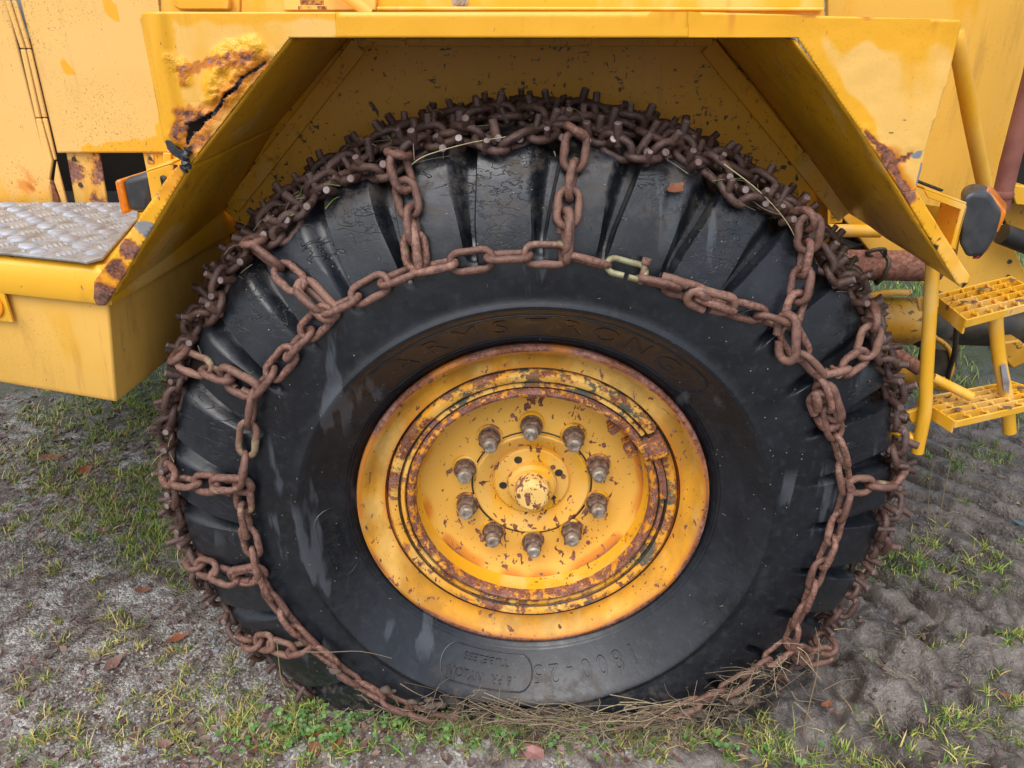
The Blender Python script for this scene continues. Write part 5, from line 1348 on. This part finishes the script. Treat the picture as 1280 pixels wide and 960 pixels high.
# loose stalks on the ground, in the chain and on the rubber
for (u_, v_, su, sv, cnt) in ((330, 860, 60, 50, 30), (250, 880, 80, 60, 30), (1120, 860, 90, 60, 34), (850, 935, 80, 14, 50), (1190, 690, 60, 30, 26), (460, 910, 50, 20, 30)):
    for _ in range(cnt):
        p = Wz(random.gauss(u_, su), random.gauss(v_, sv), 0)
        if not tyre_clear(np.array([p.x]), np.array([p.y]))[0]: continue
        p.z = float(gheight(p.x, p.y))+.006; a_ = random.uniform(0, 6.3); L = random.uniform(.02, .09); d = Vector((math.cos(a_), math.sin(a_), random.uniform(-.02, .25)))*L
        strand(cubic([p, p+d*.5+Vector((0, 0, .006)), p+d], 4), random.uniform(.0006, .0012), sc__())
for _ in range(150):
    a_ = random.uniform(R(20), R(175)); p = tread_pt(a_, random.uniform(-.03, .16), random.uniform(.006, .03)); e = Vector((math.cos(a_), 0, math.sin(a_))); tg = Vector((-math.sin(a_), 0, math.cos(a_)))
    d = (tg*random.gauss(0, 1)+e*random.gauss(0, .35)+Vector((0, random.gauss(-.3, .5), 0))).normalized()*random.uniform(.015, .07)
    g_ = sc__() if random.random() < .75 else (.14, .22, .05)
    strand(cubic([p, p+d*.5+e*random.uniform(-.005, .012), p+d], 4), random.uniform(.0006, .0014), g_)
arc_ = [(470, 262), (505, 228), (528, 203), (560, 192), (610, 178), (660, 168)]; strand(cubic([on_tyre(u_, v_, .006) for u_, v_ in [(512, 208), (525, 198), (545, 190), (590, 178), (640, 170)]], 5), .0014, (.46, .40, .22))
strand(cubic([on_tyre(u_, v_, .008) for u_, v_ in [(905, 205), (950, 240), (985, 280), (1003, 320)]], 5), .0013, (.44, .38, .20))
for _ in range(110):
    u_, v_ = random.uniform(270, 1080), random.uniform(200, 840); rr_ = math.hypot(u_-666, (v_-600)*1.1)
    if rr_ < 240 or rr_ > 400: continue
    p = on_tyre(u_, v_, .0015); d = Vector((random.gauss(0, 1), 0, random.gauss(0, 1))).normalized()*random.uniform(.003, .011); strand([p, p+d*.5, p+d], random.uniform(.0004, .0009), sc__())
me = fast_mesh('straw', np.array(SV), np.array(SF)); cattr(me, 'Col', np.array(SC)); tag(link_obj('straw', me, M['straw']), 'dry straw and stalks tangled along the foot of the tyre', 'straw', kind='stuff')
# clods stuck to the buried chain
m = MB()
for _ in range(70):
    u_ = random.choice((random.gauss(900, 30), random.gauss(560, 60), random.gauss(760, 90))); v_ = 900-((u_-720)/200)**2*30+random.gauss(10, 5); p = W(u_, v_, -.115+random.uniform(-.02, .015)); r0 = random.uniform(.006, .018); sq = Vector((random.uniform(.8, 1.6), random.uniform(.6, 1.1), random.uniform(.35, .7)))
    base = len(m.v); vs = [p+Vector((q_[0]*sq.x, q_[1]*sq.y, q_[2]*sq.z))*r0*random.uniform(.55, 1.3) for q_ in IV]; m.add(vs, [tuple(int(i) for i in f) for f in IF])
tag(m.build('mud_clods', M['mudclod'], None, 70), 'grey mud clods packed round the buried chain', 'mud', kind='stuff')
# standing dry stems and twigs, each its own thing
def stem(pxs, r0, label, colr=(.30, .22, .12), foot=None):
    k = N('dry_stem'); mat = k.set(Base_Color=k.mix(k.noise(60, 3), colr, tuple(v*.55 for v in colr)), Roughness=.7)
    f = Wz(pxs[0][0], pxs[0][1], 0); f = Wz(pxs[0][0], pxs[0][1], float(gheight(f.x, f.y)))
    pts = [f-Vector((0, 0, .01))]+[W(u_, v_, f.y-.01*i) for i, (u_, v_) in enumerate(pxs[1:], 1)]
    cpt = cubic(pts, 5); m = MB(); m.tube(cpt, [r0*(1-.5*i/len(cpt)) for i in range(len(cpt))], 7)
    return m.build('dry_stem', mat, None, 60), label
for L, r0, lb in (([(1150, 694), (1172, 650), (1181, 610), (1193, 555)], .0022, 'forked tall dry stem standing in mud below the ladder'), ([(1160, 652), (1161, 620), (1166, 575)], .0016, 'thin straight dry stem in mud just below the ladder'),
                  ([(1004, 914), (1012, 880), (1021, 840), (1024, 798)], .0022, 'brown dry stalk standing right of the lower chain'), ([(372, 930), (366, 880), (352, 850), (346, 800)], .0016, 'long green yellow grass stalk beside the lower left chain'),
                  ([(283, 808), (292, 770), (288, 730)], .0014, 'thin pale stalk hanging by the lower left cross chain')):
    o, lb = stem(L, r0, lb, (.30, .30, .10) if 'green' in lb else (.33, .24, .14)); tag(o, lb, 'stem')
tw = [W(0, 0, 0)]
# hedge and bank far behind on the right
def tuftwall(name, cx, cy, sx, sy, hz, cnt, lf, label, cat):
    root = empty(name); tag(root, label, cat)
    V, Cc = [], []
    xs = rng.normal(cx, sx, cnt); ys = rng.normal(cy, sy, cnt); zs = np.abs(rng.normal(0, .5, cnt))*hz+rng.random(cnt)*hz*.4
    Fq = []
    for i in range(cnt):
        p = Vector((xs[i], ys[i], zs[i])); q_ = Vector(rng.normal(0, 1, 3)).normalized(); s_ = q_.orthogonal().normalized(); L = lf*random.uniform(.6, 1.3); b = len(V)
        V += [tuple(p-q_*L), tuple(p+s_*L*.35), tuple(p+q_*L), tuple(p-s_*L*.35)]; cc_ = random.choice(((.05, .08, .02), (.09, .12, .03), (.14, .13, .05), (.20, .16, .08))); Cc += [cc_]*4; Fq.append((b, b+1, b+2, b+3))
    me = fast_mesh('foliage', np.array(V), np.array(Fq), False); cattr(me, 'Col', np.array(Cc)); link_obj('foliage', me, M['grass'], root)
    m = MB()
    for i in range(14):
        x0, y0 = cx+random.gauss(0, sx*.8), cy+random.gauss(0, sy*.6); pts = [Vector((x0, y0, -.1))]
        for j in range(1, 6): pts.append(Vector((x0+random.gauss(0, .12)*j, y0+random.gauss(0, .1)*j, hz*.25*j)))
        m.tube(pts, [.03*(1-.15*j) for j in range(6)], 6)
    k = N('hedge_stem_bark'); m.build('stem', k.set(Base_Color=(.06, .045, .03), Roughness=.8), root)
tuftwall('hedge', 8.5, 10.5, 3.4, 1.0, 2.2, 9000, .10, 'bushy hedge far behind the machine at the right edge', 'hedge')
